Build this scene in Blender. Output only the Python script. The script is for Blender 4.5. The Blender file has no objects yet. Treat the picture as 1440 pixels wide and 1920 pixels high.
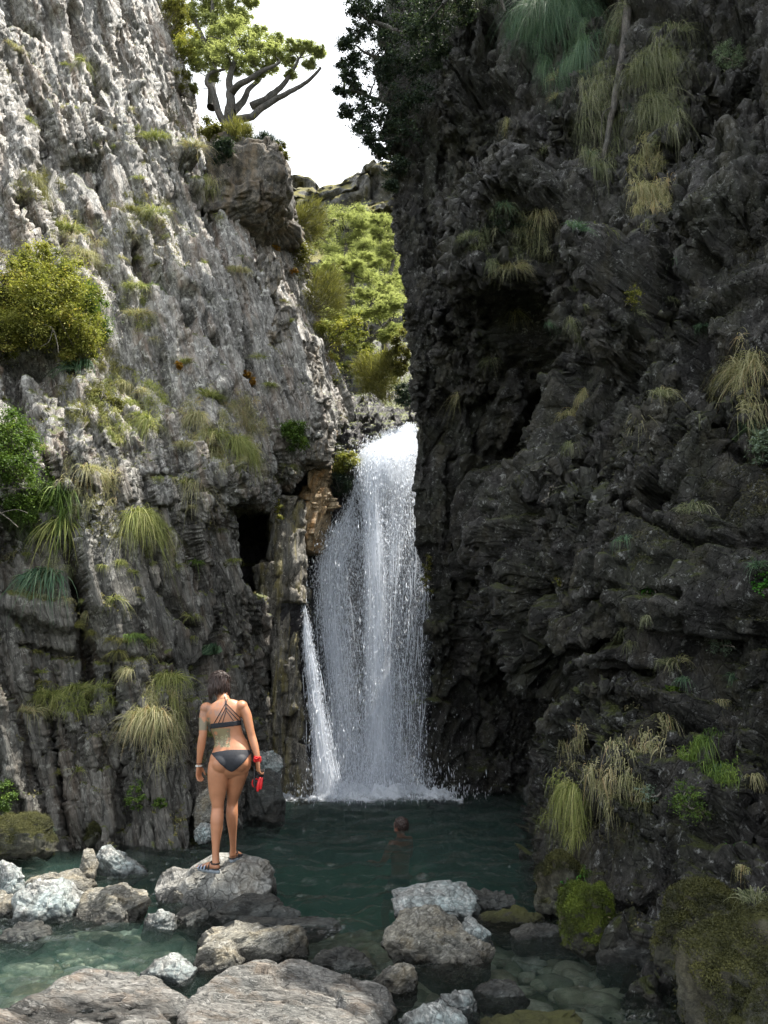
import bpy, bmesh, math, random
import numpy as np
from mathutils import Vector, Matrix
from mathutils.bvhtree import BVHTree
R = math.radians
scene = bpy.context.scene
COL = scene.collection
F = 1450.0
PITCH = R(12.8)
CAMZ = 1.9
CP, SP = math.cos(PITCH), math.sin(PITCH)

# ---------------------------------------------------------------- camera and light
cam_data = bpy.data.cameras.new('camera')
cam = bpy.data.objects.new('camera', cam_data)
COL.objects.link(cam)
cam.location = (0, 0, CAMZ)
cam.rotation_euler = (math.pi / 2 + PITCH, 0, 0)
cam_data.sensor_fit = 'VERTICAL'
cam_data.sensor_height = 32
cam_data.lens = 32 * F / 1920
cam_data.clip_start = 0.05
cam_data.clip_end = 2000
scene.camera = cam

SUN_EL, SUN_AZ = 65.0, 17.0     # azimuth measured from +X (right) towards +Y (ahead)
sd = Vector((math.cos(R(SUN_EL)) * math.cos(R(SUN_AZ)), math.cos(R(SUN_EL)) * math.sin(R(SUN_AZ)), math.sin(R(SUN_EL))))
sun_data = bpy.data.lights.new('sun', 'SUN')
sun_data.energy = 5.0
sun_data.angle = R(0.53)
sun_data.color = (1.0, 0.95, 0.86)
sun = bpy.data.objects.new('sun', sun_data)
COL.objects.link(sun)
sun.rotation_euler = sd.to_track_quat('Z', 'Y').to_euler()
sun.location = (8, 5, 25)

world = bpy.data.worlds.new('World')
scene.world = world
world.use_nodes = True
wn, wl = world.node_tree.nodes, world.node_tree.links
for n in list(wn): wn.remove(n)
wo = wn.new('ShaderNodeOutputWorld')
bg = wn.new('ShaderNodeBackground')
sky = wn.new('ShaderNodeTexSky')
sky.sky_type = 'NISHITA'
sky.sun_disc = False
sky.sun_elevation = R(SUN_EL)
sky.sun_rotation = R(90 - SUN_AZ)
sky.air_density = 1.0
sky.dust_density = 2.5
# thin bright cloud over the blue
tc = wn.new('ShaderNodeTexCoord')
cn = wn.new('ShaderNodeTexNoise'); cn.inputs['Scale'].default_value = 2.2; cn.inputs['Detail'].default_value = 6
cr = wn.new('ShaderNodeMapRange'); cr.inputs[1].default_value = .30; cr.inputs[2].default_value = .62; cr.inputs[3].default_value = .55; cr.inputs[4].default_value = .95
cm = wn.new('ShaderNodeMix'); cm.data_type = 'RGBA'
wl.new(tc.outputs['Generated'], cn.inputs['Vector']); wl.new(cn.outputs['Fac'], cr.inputs[0]); wl.new(cr.outputs[0], cm.inputs[0])
wl.new(sky.outputs[0], cm.inputs[6]); cm.inputs[7].default_value = (12.5, 13.0, 13.6, 1)
wl.new(cm.outputs[2], bg.inputs[0])
bg.inputs[1].default_value = 0.075
wl.new(bg.outputs[0], wo.inputs[0])

scene.view_settings.view_transform = 'Standard'
scene.view_settings.look = 'None'
scene.view_settings.gamma = 1
scene.view_settings.exposure = 1.2
cy = scene.cycles
cy.use_denoising = True
cy.max_bounces = 8
cy.diffuse_bounces = 3
cy.glossy_bounces = 3
cy.transmission_bounces = 4
cy.transparent_max_bounces = 24
cy.volume_bounces = 1
cy.caustics_reflective = False
cy.caustics_refractive = False
cy.sample_clamp_indirect = 6

# ---------------------------------------------------------------- picture <-> place
def P(px, py, Y):
    """the point of the place that stands Y metres ahead on the line of sight of photo pixel (px, py)"""
    px, py, Y = np.asarray(px, float), np.asarray(py, float), np.asarray(Y, float)
    cx = (px - 720) / F; cz = (960 - py) / F
    k = Y / (CP - cz * SP)
    return np.stack([cx * k, Y + 0 * cx, CAMZ + (SP + cz * CP) * k], -1)
def PV(px, py, Y): return Vector(P(px, py, Y))
def W(px, py, z=0.0):
    """the point at height z seen at the pixel"""
    cx = (px - 720) / F; cz = (960 - py) / F
    k = (z - CAMZ) / (SP + cz * CP)
    return Vector((cx * k, (CP - cz * SP) * k, z))
def proj(v):
    v = np.asarray(v, float)
    y = v[..., 1]; z = v[..., 2] - CAMZ
    d = y * CP + z * SP; u = -y * SP + z * CP
    return 720 + F * v[..., 0] / d, 960 - F * u / d, d

# ---------------------------------------------------------------- noise
def _h(i, j, k, s):
    with np.errstate(over='ignore'):
        a = (i.astype(np.uint32) * np.uint32(374761393)) ^ (j.astype(np.uint32) * np.uint32(668265263)) ^ (k.astype(np.uint32) * np.uint32(2246822519)) ^ np.uint32((s * 3266489917 + 12345) & 0xffffffff)
        a = (a ^ (a >> np.uint32(15))) * np.uint32(2246822519)
        a = (a ^ (a >> np.uint32(13))) * np.uint32(3266489917)
        a = a ^ (a >> np.uint32(16))
    return a.astype(np.float32) / np.float32(4294967295.0)
def vnoise(p, s=0):
    f = np.floor(p).astype(np.int64); t = (p - f).astype(np.float32)
    t = t * t * t * (t * (t * 6 - 15) + 10)
    i, j, k = f[..., 0], f[..., 1], f[..., 2]
    tx, ty, tz = t[..., 0], t[..., 1], t[..., 2]
    def L(a, b, w): return a + (b - a) * w
    c = lambda a, b, d: _h(i + a, j + b, k + d, s)
    x00 = L(c(0, 0, 0), c(1, 0, 0), tx); x10 = L(c(0, 1, 0), c(1, 1, 0), tx)
    x01 = L(c(0, 0, 1), c(1, 0, 1), tx); x11 = L(c(0, 1, 1), c(1, 1, 1), tx)
    return L(L(x00, x10, ty), L(x01, x11, ty), tz) * 2 - 1
def fbm(p, s=0, o=4, g=.5):
    r = 0; a = 1.0; p = np.asarray(p, float)
    for q in range(o):
        r = r + a * vnoise(p * (2.03 ** q) + 7.3 * q, s + q); a *= g
    return r
def ridged(p, s=0, o=3):
    r = 0; a = 1.0
    for q in range(o):
        r = r + a * (1 - np.abs(vnoise(p * (2.1 ** q) + 3.1 * q, s + q)) * 2); a *= .5
    return r
def facet(q, s, tilt=1.0):
    """broken rock: every random cell is a tilted plane; returns (height, distance to the crack)"""
    b = q - .5; f = np.floor(b).astype(np.int64)
    best = np.full(q.shape[:-1], 9e9, np.float32); sec = best.copy(); val = np.zeros_like(best)
    for a in (0, 1):
        for c in (0, 1):
            for d in (0, 1):
                i, j, k = f[..., 0] + a, f[..., 1] + c, f[..., 2] + d
                dx = q[..., 0] - i - .5 * (_h(i, j, k, s) * 1.0 - .5) * 1.5
                dy = q[..., 1] - j - .5 * (_h(i, j, k, s + 1) - .5) * 1.5
                dz = q[..., 2] - k - .5 * (_h(i, j, k, s + 2) - .5) * 1.5
                D = (dx * dx + dy * dy + dz * dz).astype(np.float32)
                v = (_h(i, j, k, s + 3) - .5) + tilt * (dx * (_h(i, j, k, s + 4) - .5) + dy * (_h(i, j, k, s + 5) - .5) + dz * (_h(i, j, k, s + 6) - .5)) * 2
                m = D < best
                sec = np.where(m, best, np.minimum(sec, D)); val = np.where(m, v, val); best = np.where(m, D, best)
    return val, np.sqrt(sec) - np.sqrt(best)

# ---------------------------------------------------------------- mesh helpers
def mesh_np(name, verts, faces, mat=None, parent=None, smooth=True, attrs=None):
    """faces: list of integer arrays (n,3) and (n,4)"""
    verts = np.ascontiguousarray(verts, np.float32)
    if not isinstance(faces, (list, tuple)): faces = [faces]
    me = bpy.data.meshes.new(name)
    me.vertices.add(len(verts)); me.vertices.foreach_set('co', verts.ravel())
    nl = sum(f.size for f in faces); nf = sum(len(f) for f in faces)
    me.loops.add(nl); me.loops.foreach_set('vertex_index', np.concatenate([f.ravel() for f in faces]).astype(np.int32))
    tot = np.concatenate([np.full(len(f), f.shape[1]) for f in faces]).astype(np.int32)
    me.polygons.add(nf); me.polygons.foreach_set('loop_start', np.concatenate([[0], np.cumsum(tot)[:-1]]).astype(np.int32))
    me.update(calc_edges=True); me.validate()
    if attrs:
        for k, a in attrs.items():
            if a.ndim == 2:
                at = me.color_attributes.new(k, 'FLOAT_COLOR', 'POINT')
                at.data.foreach_set('color', np.ascontiguousarray(a, np.float32).ravel())
            else:
                at = me.attributes.new(k, 'FLOAT', 'POINT')
                at.data.foreach_set('value', np.ascontiguousarray(a, np.float32))
    if smooth: me.polygons.foreach_set('use_smooth', np.ones(len(me.polygons), bool))
    if mat is not None:
        me.materials.append(mat)
    o = bpy.data.objects.new(name, me); COL.objects.link(o)
    if parent is not None: o.parent = parent; o.matrix_parent_inverse = parent.matrix_world.inverted()
    return o
def tag(o, label=None, cat=None, group=None, kind=None):
    if label: o['label'] = label
    if cat: o['category'] = cat
    if group: o['group'] = group
    if kind: o['kind'] = kind
    return o
def empty(name, loc, label=None, cat=None, group=None):
    o = bpy.data.objects.new(name, None); o.empty_display_size = .1
    o.location = loc; o.matrix_world = Matrix.Translation(Vector(loc)); COL.objects.link(o)
    return tag(o, label, cat, group)
def gridfaces(nr, nc, wrap=False):
    r = np.arange(nr - 1)[:, None]; c = np.arange(nc if wrap else nc - 1)[None, :]
    a = r * nc + c; b = r * nc + (c + 1) % nc
    return np.stack([a, b, b + nc, a + nc], -1).reshape(-1, 4)
def grid_normals(G):
    du = np.gradient(G, axis=1); dv = np.gradient(G, axis=0)
    n = np.cross(du, dv); n /= np.linalg.norm(n, axis=-1, keepdims=True) + 1e-9
    return n
def catmull(T, n, axis):
    """resample array T along axis to n samples"""
    T = np.moveaxis(T, axis, 0); m = len(T)
    x = np.linspace(0, m - 1, n); i = np.clip(np.floor(x).astype(int), 0, m - 2); t = (x - i)
    t = t.reshape((-1,) + (1,) * (T.ndim - 1))
    g = lambda k: T[np.clip(k, 0, m - 1)]
    p0, p1, p2, p3 = g(i - 1), g(i), g(i + 1), g(i + 2)
    r = .5 * (2 * p1 + (p2 - p0) * t + (2 * p0 - 5 * p1 + 4 * p2 - p3) * t * t + (3 * p1 - p0 - 3 * p2 + p3) * t ** 3)
    return np.moveaxis(r, 0, axis)
def blur(G, n):
    for _ in range(n):
        G[1:-1] = (G[:-2] + 2 * G[1:-1] + G[2:]) / 4
        G[:, 1:-1] = (G[:, :-2] + 2 * G[:, 1:-1] + G[:, 2:]) / 4
    return G
def strip_path(pts, rad, seg=8, cap=True):
    """tapered round limb through pts; returns verts, faces"""
    pts = np.asarray(pts, float); n = len(pts)
    rad = np.broadcast_to(np.asarray(rad, float), (n,))
    t = np.gradient(pts, axis=0); t /= np.linalg.norm(t, axis=1, keepdims=True) + 1e-9
    ref = np.array([.0, 1.0, .0]) if abs(t[0][1]) < .9 else np.array([1.0, 0, 0])
    V = []
    for i in range(n):
        a = np.cross(t[i], ref); a /= np.linalg.norm(a) + 1e-9; b = np.cross(t[i], a); ref = -np.cross(t[i], a) if False else ref
        an = np.linspace(0, 2 * math.pi, seg, endpoint=False)
        V.append(pts[i] + rad[i] * (np.cos(an)[:, None] * a + np.sin(an)[:, None] * b))
    V = np.concatenate(V); Fq = gridfaces(n, seg, True)
    return V, Fq
class MB:
    def __init__(s): s.v = []; s.f = {3: [], 4: []}; s.n = 0
    def add(s, v, f):
        s.v.append(np.asarray(v, float)); fs = f if isinstance(f, list) else [f]
        for q in fs: s.f[q.shape[1]].append(q + s.n)
        s.n += len(v)
    def tube(s, pts, rad, seg=8): s.add(*strip_path(pts, rad, seg))
    def build(s, name, mat, parent=None, smooth=True, attrs=None):
        fs = [np.concatenate(s.f[k]) for k in (3, 4) if s.f[k]]
        return mesh_np(name, np.concatenate(s.v), fs, mat, parent, smooth, attrs)

# ---------------------------------------------------------------- materials
def newmat(name):
    m = bpy.data.materials.new(name); m.use_nodes = True
    nt = m.node_tree; b = nt.nodes['Principled BSDF']
    return m, nt, b
def noise_node(nt, vec, scale, detail=6, rough=.6, dist=0.0):
    n = nt.nodes.new('ShaderNodeTexNoise'); n.inputs['Scale'].default_value = scale
    n.inputs['Detail'].default_value = detail; n.inputs['Roughness'].default_value = rough; n.inputs['Distortion'].default_value = dist
    nt.links.new(vec, n.inputs['Vector']); return n.outputs['Fac']
def ramp(nt, fac, stops):
    r = nt.nodes.new('ShaderNodeValToRGB'); el = r.color_ramp.elements
    while len(el) < len(stops): el.new(.5)
    for e, (p, c) in zip(el, stops):
        e.position = p; e.color = (c[0], c[1], c[2], 1) if isinstance(c, (tuple, list)) else (c, c, c, 1)
    nt.links.new(fac, r.inputs[0]); return r.outputs[0]
def mix(nt, fac, a, b, mode='MIX'):
    m = nt.nodes.new('ShaderNodeMix'); m.data_type = 'RGBA'; m.blend_type = mode
    for s, v in ((0, fac), (6, a), (7, b)):
        if isinstance(v, bpy.types.NodeSocket): nt.links.new(v, m.inputs[s])
        elif s == 0: m.inputs[0].default_value = v
        else: m.inputs[s].default_value = (v[0], v[1], v[2], 1)
    return m.outputs[2]
def mapping(nt, rot=(0, 0, 0), scale=(1, 1, 1), src='Object'):
    t = nt.nodes.new('ShaderNodeTexCoord'); m = nt.nodes.new('ShaderNodeMapping')
    m.inputs['Rotation'].default_value = rot
    nt.links.new(t.outputs[src], m.inputs[0])
    k = nt.nodes.new('ShaderNodeMapping'); k.inputs['Scale'].default_value = scale
    nt.links.new(m.outputs[0], k.inputs[0]); return k.outputs[0]
def math_node(nt, op, a, b=None):
    m = nt.nodes.new('ShaderNodeMath'); m.operation = op
    for i, v in enumerate((a, b)):
        if v is None: continue
        if isinstance(v, bpy.types.NodeSocket): nt.links.new(v, m.inputs[i])
        else: m.inputs[i].default_value = v
    return m.outputs[0]
def upness(nt, lo, hi, noise=None, amt=.3):
    g = nt.nodes.new('ShaderNodeNewGeometry'); s = nt.nodes.new('ShaderNodeSeparateXYZ')
    nt.links.new(g.outputs['Normal'], s.inputs[0]); z = s.outputs[2]
    if noise is not None: z = math_node(nt, 'ADD', z, math_node(nt, 'MULTIPLY', math_node(nt, 'SUBTRACT', noise, .5), amt))
    r = nt.nodes.new('ShaderNodeMapRange'); r.inputs[1].default_value = lo; r.inputs[2].default_value = hi
    nt.links.new(z, r.inputs[0]); return r.outputs[0]

def rock_mat(name, base, light, lichen, lich_amt, moss=(.07, .09, .02), moss_lo=2.0, stretch=(1, 1, 1), rot=(0, 0, 0),
             scale=1.0, bump=.5, rough=.75, stain=(.30, .17, .08), stain_amt=.0, wet=None, vein=0.0, bumpdist=.03, hueb=(.10, .12, .12), hue_amt=.3, crack=.55, dark_rock_shade=None):
    m, nt, b = newmat(name)
    st = mapping(nt, rot, stretch); iso = mapping(nt)
    n1 = noise_node(nt, st, 2.3 * scale, 9, .74, .5)
    n2 = noise_node(nt, st, 11 * scale, 7, .75, .2)
    n3 = noise_node(nt, iso, 1.1 * scale, 5, .6)
    n4 = noise_node(nt, st, 30 * scale, 5, .75)
    n5 = noise_node(nt, iso, 9 * scale, 5, .7, .4)
    # fine cracks between broken pieces
    vd = nt.nodes.new('ShaderNodeMix'); vd.data_type = 'VECTOR'; vd.inputs[0].default_value = .16 / scale
    nz = nt.nodes.new('ShaderNodeTexNoise'); nz.inputs['Scale'].default_value = 3 * scale; nz.inputs['Detail'].default_value = 4
    nt.links.new(st, nz.inputs['Vector']); nt.links.new(st, vd.inputs[4]); nt.links.new(nz.outputs['Color'], vd.inputs[5])
    vc = nt.nodes.new('ShaderNodeTexVoronoi'); vc.feature = 'DISTANCE_TO_EDGE'; vc.inputs['Scale'].default_value = 4.5 * scale
    nt.links.new(vd.outputs[1], vc.inputs['Vector'])
    ck = ramp(nt, vc.outputs['Distance'], [(.0, 0), (.05, 1)])
    c = mix(nt, ramp(nt, n1, [(.40, 0), (.60, 1)]), base, light)
    c = mix(nt, math_node(nt, 'MULTIPLY', ramp(nt, n3, [(.42, 0), (.62, 1)]), hue_amt), c, hueb)
    c = mix(nt, .9, c, ramp(nt, n2, [(.30, .22), (.5, .9), (.68, 1.7)]), 'MULTIPLY')
    c = mix(nt, crack, c, ck, 'MULTIPLY')
    # pale lichen crusts in sharp-edged spots
    lm = math_node(nt, 'ADD', math_node(nt, 'MULTIPLY', n4, .35), math_node(nt, 'MULTIPLY', n5, .65))
    la = ramp(nt, lm, [(.62 - .12 * lich_amt, 0), (.65 - .10 * lich_amt, 1)])
    c = mix(nt, la, c, lichen)
    if vein:
        vn = noise_node(nt, st, 3.1 * scale, 4, .5, 1.2)
        va = ramp(nt, math_node(nt, 'ABSOLUTE', math_node(nt, 'SUBTRACT', vn, .5)), [(.004, 1), (.018, 0)])
        c = mix(nt, math_node(nt, 'MULTIPLY', va, vein), c, (.62, .60, .56))
    if stain_amt:
        ns = noise_node(nt, mapping(nt, rot, (stretch[0], stretch[1], stretch[2] * .6)), 1.7 * scale, 6, .65)
        c = mix(nt, math_node(nt, 'MULTIPLY', ramp(nt, ns, [(.5, 0), (.66, 1)]), stain_amt), c, stain)
    if dark_rock_shade is not None:   # low wall darkened: painted shade plus its own dark rock, ragged upper border
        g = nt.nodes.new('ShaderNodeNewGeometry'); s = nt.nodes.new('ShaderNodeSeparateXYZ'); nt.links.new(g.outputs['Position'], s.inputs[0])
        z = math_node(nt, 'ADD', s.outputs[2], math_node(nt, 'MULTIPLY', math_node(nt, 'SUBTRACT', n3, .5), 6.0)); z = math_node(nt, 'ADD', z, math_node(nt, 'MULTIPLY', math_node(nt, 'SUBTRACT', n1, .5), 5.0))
        r = nt.nodes.new('ShaderNodeMapRange'); r.inputs[1].default_value = dark_rock_shade[0]; r.inputs[2].default_value = dark_rock_shade[1]; nt.links.new(z, r.inputs[0])
        c = mix(nt, r.outputs[0], mix(nt, 1.0, c, (dark_rock_shade[2], dark_rock_shade[2] * 1.0, dark_rock_shade[2] * .95), 'MULTIPLY'), c)
    if moss_lo < 1.5:
        mc = mix(nt, n4, moss, (moss[0] * 2.2, moss[1] * 2.0, moss[2] * 1.3))
        c = mix(nt, upness(nt, moss_lo, moss_lo + .25, n3, 1.4), c, mc)
    if wet is not None:   # dark wet band above the waterline (a height, not a shade)
        g = nt.nodes.new('ShaderNodeNewGeometry'); s = nt.nodes.new('ShaderNodeSeparateXYZ')
        nt.links.new(g.outputs['Position'], s.inputs[0])
        z = math_node(nt, 'ADD', s.outputs[2], math_node(nt, 'MULTIPLY', math_node(nt, 'SUBTRACT', n1, .5), wet))
        r = nt.nodes.new('ShaderNodeMapRange'); r.inputs[1].default_value = .02; r.inputs[2].default_value = wet * .7
        r.inputs[3].default_value = .27; r.inputs[4].default_value = 1
        nt.links.new(z, r.inputs[0]); c = mix(nt, 1.0, c, r.outputs[0], 'MULTIPLY')
        rr = nt.nodes.new('ShaderNodeMapRange'); rr.inputs[1].default_value = .27; rr.inputs[2].default_value = 1; rr.inputs[3].default_value = .22; rr.inputs[4].default_value = rough
        nt.links.new(r.outputs[0], rr.inputs[0]); nt.links.new(rr.outputs[0], b.inputs['Roughness'])
    else:
        rv = math_node(nt, 'ADD', math_node(nt, 'MULTIPLY', n2, .5), rough - .25); nt.links.new(rv, b.inputs['Roughness'])
    nt.links.new(c, b.inputs['Base Color'])
    bp = nt.nodes.new('ShaderNodeBump'); bp.inputs['Strength'].default_value = bump; bp.inputs['Distance'].default_value = bumpdist
    hh = math_node(nt, 'ADD', math_node(nt, 'ADD', math_node(nt, 'MULTIPLY', n2, 1.3), math_node(nt, 'MULTIPLY', n4, .7)), math_node(nt, 'MULTIPLY', ck, crack * .64))
    nt.links.new(hh, bp.inputs['Height']); nt.links.new(bp.outputs[0], b.inputs['Normal'])
    b.inputs['Specular IOR Level'].default_value = .45
    return m
# ================================================================ THE CLIFFS
STRAT_L = Matrix.Rotation(R(-17), 3, 'Y')      # beds of the left wall run from upper left to lower right
M_ROCK_L = rock_mat('pale_schist', dark_rock_shade=(3.6, 5.6, .42), base=(.17, .157, .142), light=(.47, .45, .42), lichen=(.66, .65, .61), lich_amt=.6, moss=(.06, .075, .02), moss_lo=.62,
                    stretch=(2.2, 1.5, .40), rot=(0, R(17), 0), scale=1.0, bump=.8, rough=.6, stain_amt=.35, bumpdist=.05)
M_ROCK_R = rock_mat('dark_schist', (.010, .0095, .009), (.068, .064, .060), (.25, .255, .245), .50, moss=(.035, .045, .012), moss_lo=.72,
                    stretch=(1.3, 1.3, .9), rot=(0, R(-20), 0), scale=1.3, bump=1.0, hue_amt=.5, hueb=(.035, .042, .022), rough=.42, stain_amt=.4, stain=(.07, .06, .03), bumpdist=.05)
M_ROCK_B = rock_mat('wet_fall_rock', (.02, .018, .02), (.07, .062, .066), (.2, .2, .2), .1, moss=(.08, .10, .02), moss_lo=.55,
                    stretch=(2.2, 1.2, .5), scale=1.4, bump=.9, rough=.35, bumpdist=.05)

def table_to_grid(rows, nr, nc, extra=None):
    T = np.array([[P(a, r[0], b) for a, b in r[1]] for r in rows])
    if extra is not None: T = extra(T)
    G = catmull(catmull(T, nr, 0), nc, 1)
    return G

def carve(G, N, marks):
    """clefts, hollows and ledges: each mark is a line with half width and depth (metres into the rock; negative bulges out)"""
    x, y, d = proj(G); rgn = fbm(G * 2.2, 990, 3) * 9
    out = np.zeros(x.shape)
    for pts, w, dep in marks:
        best = np.full(x.shape, 9e9)
        for (ax, ay), (bx_, by_) in zip(pts[:-1], pts[1:]):
            vx, vy = bx_ - ax, by_ - ay; t = np.clip(((x - ax) * vx + (y - ay) * vy) / (vx * vx + vy * vy + 1e-6), 0, 1)
            best = np.minimum(best, np.hypot(x - ax - t * vx, y - ay - t * vy))
        k = np.clip(1 - (best + rgn * min(1, w / 14)) / w, 0, 1); k = np.clip(k * 2.2, 0, 1); k = k * k * (3 - 2 * k)
        out = out + dep * k
    return G - N * out[..., None]
def displace(G, seed, strat, amp=1.0, st=(1.0, 1.0, 2.8), coarse=.34, fine=1.0, nb=8, rid=1.0, jit=.02, big=1.0, marks=(), mod=.0, amask=None):
    if amask is not None:
        px_, py_, dd_ = proj(G); AM = amask(px_, py_)
    else: AM = 1.0
    N = -grid_normals(G); N = blur(N, nb); N /= np.linalg.norm(N, axis=-1, keepdims=True)
    M = np.array(strat)
    if marks: G = carve(G, N, marks)
    Q = G @ M                                    # bed coordinates
    Q = Q + .12 * np.stack([fbm(G * .9, seed + 50, 3), fbm(G * .9, seed + 60, 3), fbm(G * .9, seed + 70, 3)], -1)
    S = np.array([1 / s for s in st])
    d = coarse * .8 * fbm(G * .45, seed, 3)
    v, c = facet(Q * S * .52 + 3, seed + 5, 1.6); d = d + big * coarse * 1.1 * v - coarse * .4 * np.exp(-c * 20)
    v, c = facet(Q * S * 1.2, seed + 10, 1.6); d = d + coarse * .7 * v - coarse * .3 * np.exp(-c * 14)
    v, c = facet(Q * S * 3.0, seed + 20, 1.5); d = d + coarse * .32 * v - .05 * np.exp(-c * 16)
    G = blur(G + N * (d * amp * AM)[..., None], 2)
    # second pass on the broken surface itself, so the sides of the steps are rough too
    N2 = -grid_normals(blur(G.copy(), 3)); Q = G @ M
    fm = np.clip(1 + mod * 1.6 * fbm(G * .7, seed + 77, 3), .25, 1.9)   # smooth slabs and crumbly parts
    v, c = facet(Q * S * 7, seed + 30, 1.3); d = (.060 * v - .02 * np.exp(-c * 12)) * fm
    v, c = facet(Q * S * 16.0, seed + 40, 1.2); d = d + .030 * v * fm
    d = d + .040 * rid * ridged(Q * S * np.array([5.5, 5.5, 1.6]), seed + 80, 3)
    d = d + .018 * fbm(Q * S * np.array([26, 26, 12.0]), seed + 90, 2) * fm
    J = np.stack([vnoise(Q * 11, seed + 95), vnoise(Q * 11, seed + 96), vnoise(Q * 11, seed + 97)], -1) * jit * fm[..., None]
    return G + N2 * (d * amp * fine)[..., None] + J
MARKS_L = [
    ([(455, 975), (480, 1010), (485, 1080)], 46, .9), ([(500, 985), (505, 1100)], 26, .5), ([(455, 1080), (480, 1180), (500, 1300)], 13, .5),
    ([(250, 465), (275, 520), (310, 560), (345, 610)], 15, .40), ([(225, 520), (240, 560)], 11, .3), ([(385, 395), (410, 470), (425, 520)], 10, .35),
    ([(40, 395), (75, 440), (100, 500)], 14, .4), ([(120, 425), (128, 480)], 12, .3), ([(128, 1000), (140, 1090), (165, 1230), (170, 1330)], 12, .45),
    ([(135, 30), (160, 110), (195, 170)], 13, .4), ([(240, 230), (262, 290)], 10, .35), ([(20, 20), (70, 60)], 16, .35), ([(395, 650), (405, 700)], 8, .3), ([(330, 330), (395, 450)], 7, .25),
    ([(268, 905), (285, 1010)], 12, .3), ([(400, 1120), (380, 1230), (360, 1330), (365, 1560)], 15, .45), ([(210, 1250), (225, 1390), (230, 1540)], 12, .35),
    ([(90, 1330), (110, 1450), (120, 1560)], 9, .3), ([(300, 1110), (345, 1180), (350, 1260)], 12, .35), ([(20, 700), (55, 840)], 14, .4), ([(0, 655), (90, 660)], 24, .5),
    ([(20, 1130), (120, 1160)], 30, -.25), ([(300, 920), (420, 900)], 30, -.2), ([(40, 1210), (200, 1240), (330, 1255)], 9, .2), ([(440, 560), (470, 700), (520, 830), (530, 930)], 8, .3), ([(380, 420), (440, 560)], 7, .25),
    ([(160, 560), (260, 720), (330, 860)], 7, .2), ([(0, 250), (110, 430)], 6, .2), ([(180, 230), (300, 480)], 6, .2), ([(500, 500), (520, 640)], 12, .35)]
MARKS_R = [
    ([(975, 580), (985, 660), (960, 760), (930, 830)], 48, .9), ([(870, 900), (885, 1060), (890, 1240)], 44, .7), ([(830, 430), (835, 520), (850, 640)], 20, .5),
    ([(1265, 330), (1262, 470), (1240, 620)], 30, .6), ([(1200, 520), (1190, 600)], 16, -.25), ([(1405, 1290), (1370, 1360), (1440, 1420)], 46, .7), ([(1390, 1090), (1330, 1150)], 26, .5), ([(1150, 1200), (1040, 1250), (1200, 1265)], 22, .45),
    ([(870, 420), (960, 400), (1030, 370)], 38, -.45), ([(860, 480), (900, 520), (985, 510)], 24, -.3), ([(1190, 430), (1195, 540), (1180, 700)], 20, -.35), ([(1120, 0), (1140, 200), (1120, 420)], 22, .45),
    ([(1330, 480), (1300, 700), (1350, 820)], 20, .4), ([(1100, 880), (1180, 960), (1290, 1010), (1420, 970)], 10, .3), ([(1080, 1150), (1150, 1100), (1280, 1120)], 9, .25), ([(960, 950), (1080, 790), (1180, 700)], 12, -.15),
    ([(1060, 1440), (1180, 1330), (1270, 1320)], 20, -.25), ([(1060, 1520), (1150, 1500), (1270, 1520)], 14, .35), ([(1250, 1640), (1180, 1700), (1120, 1690)], 16, .35), ([(1150, 1480), (1320, 1380), (1390, 1400)], 12, -.1),
    ([(800, 300), (810, 560), (800, 760)], 12, .35), ([(900, 60), (910, 300)], 34, .5), ([(1040, 500), (1080, 620)], 14, .35), ([(1400, 150), (1440, 420)], 24, .4), ([(1310, 1560), (1400, 1520)], 26, .4)]

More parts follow.
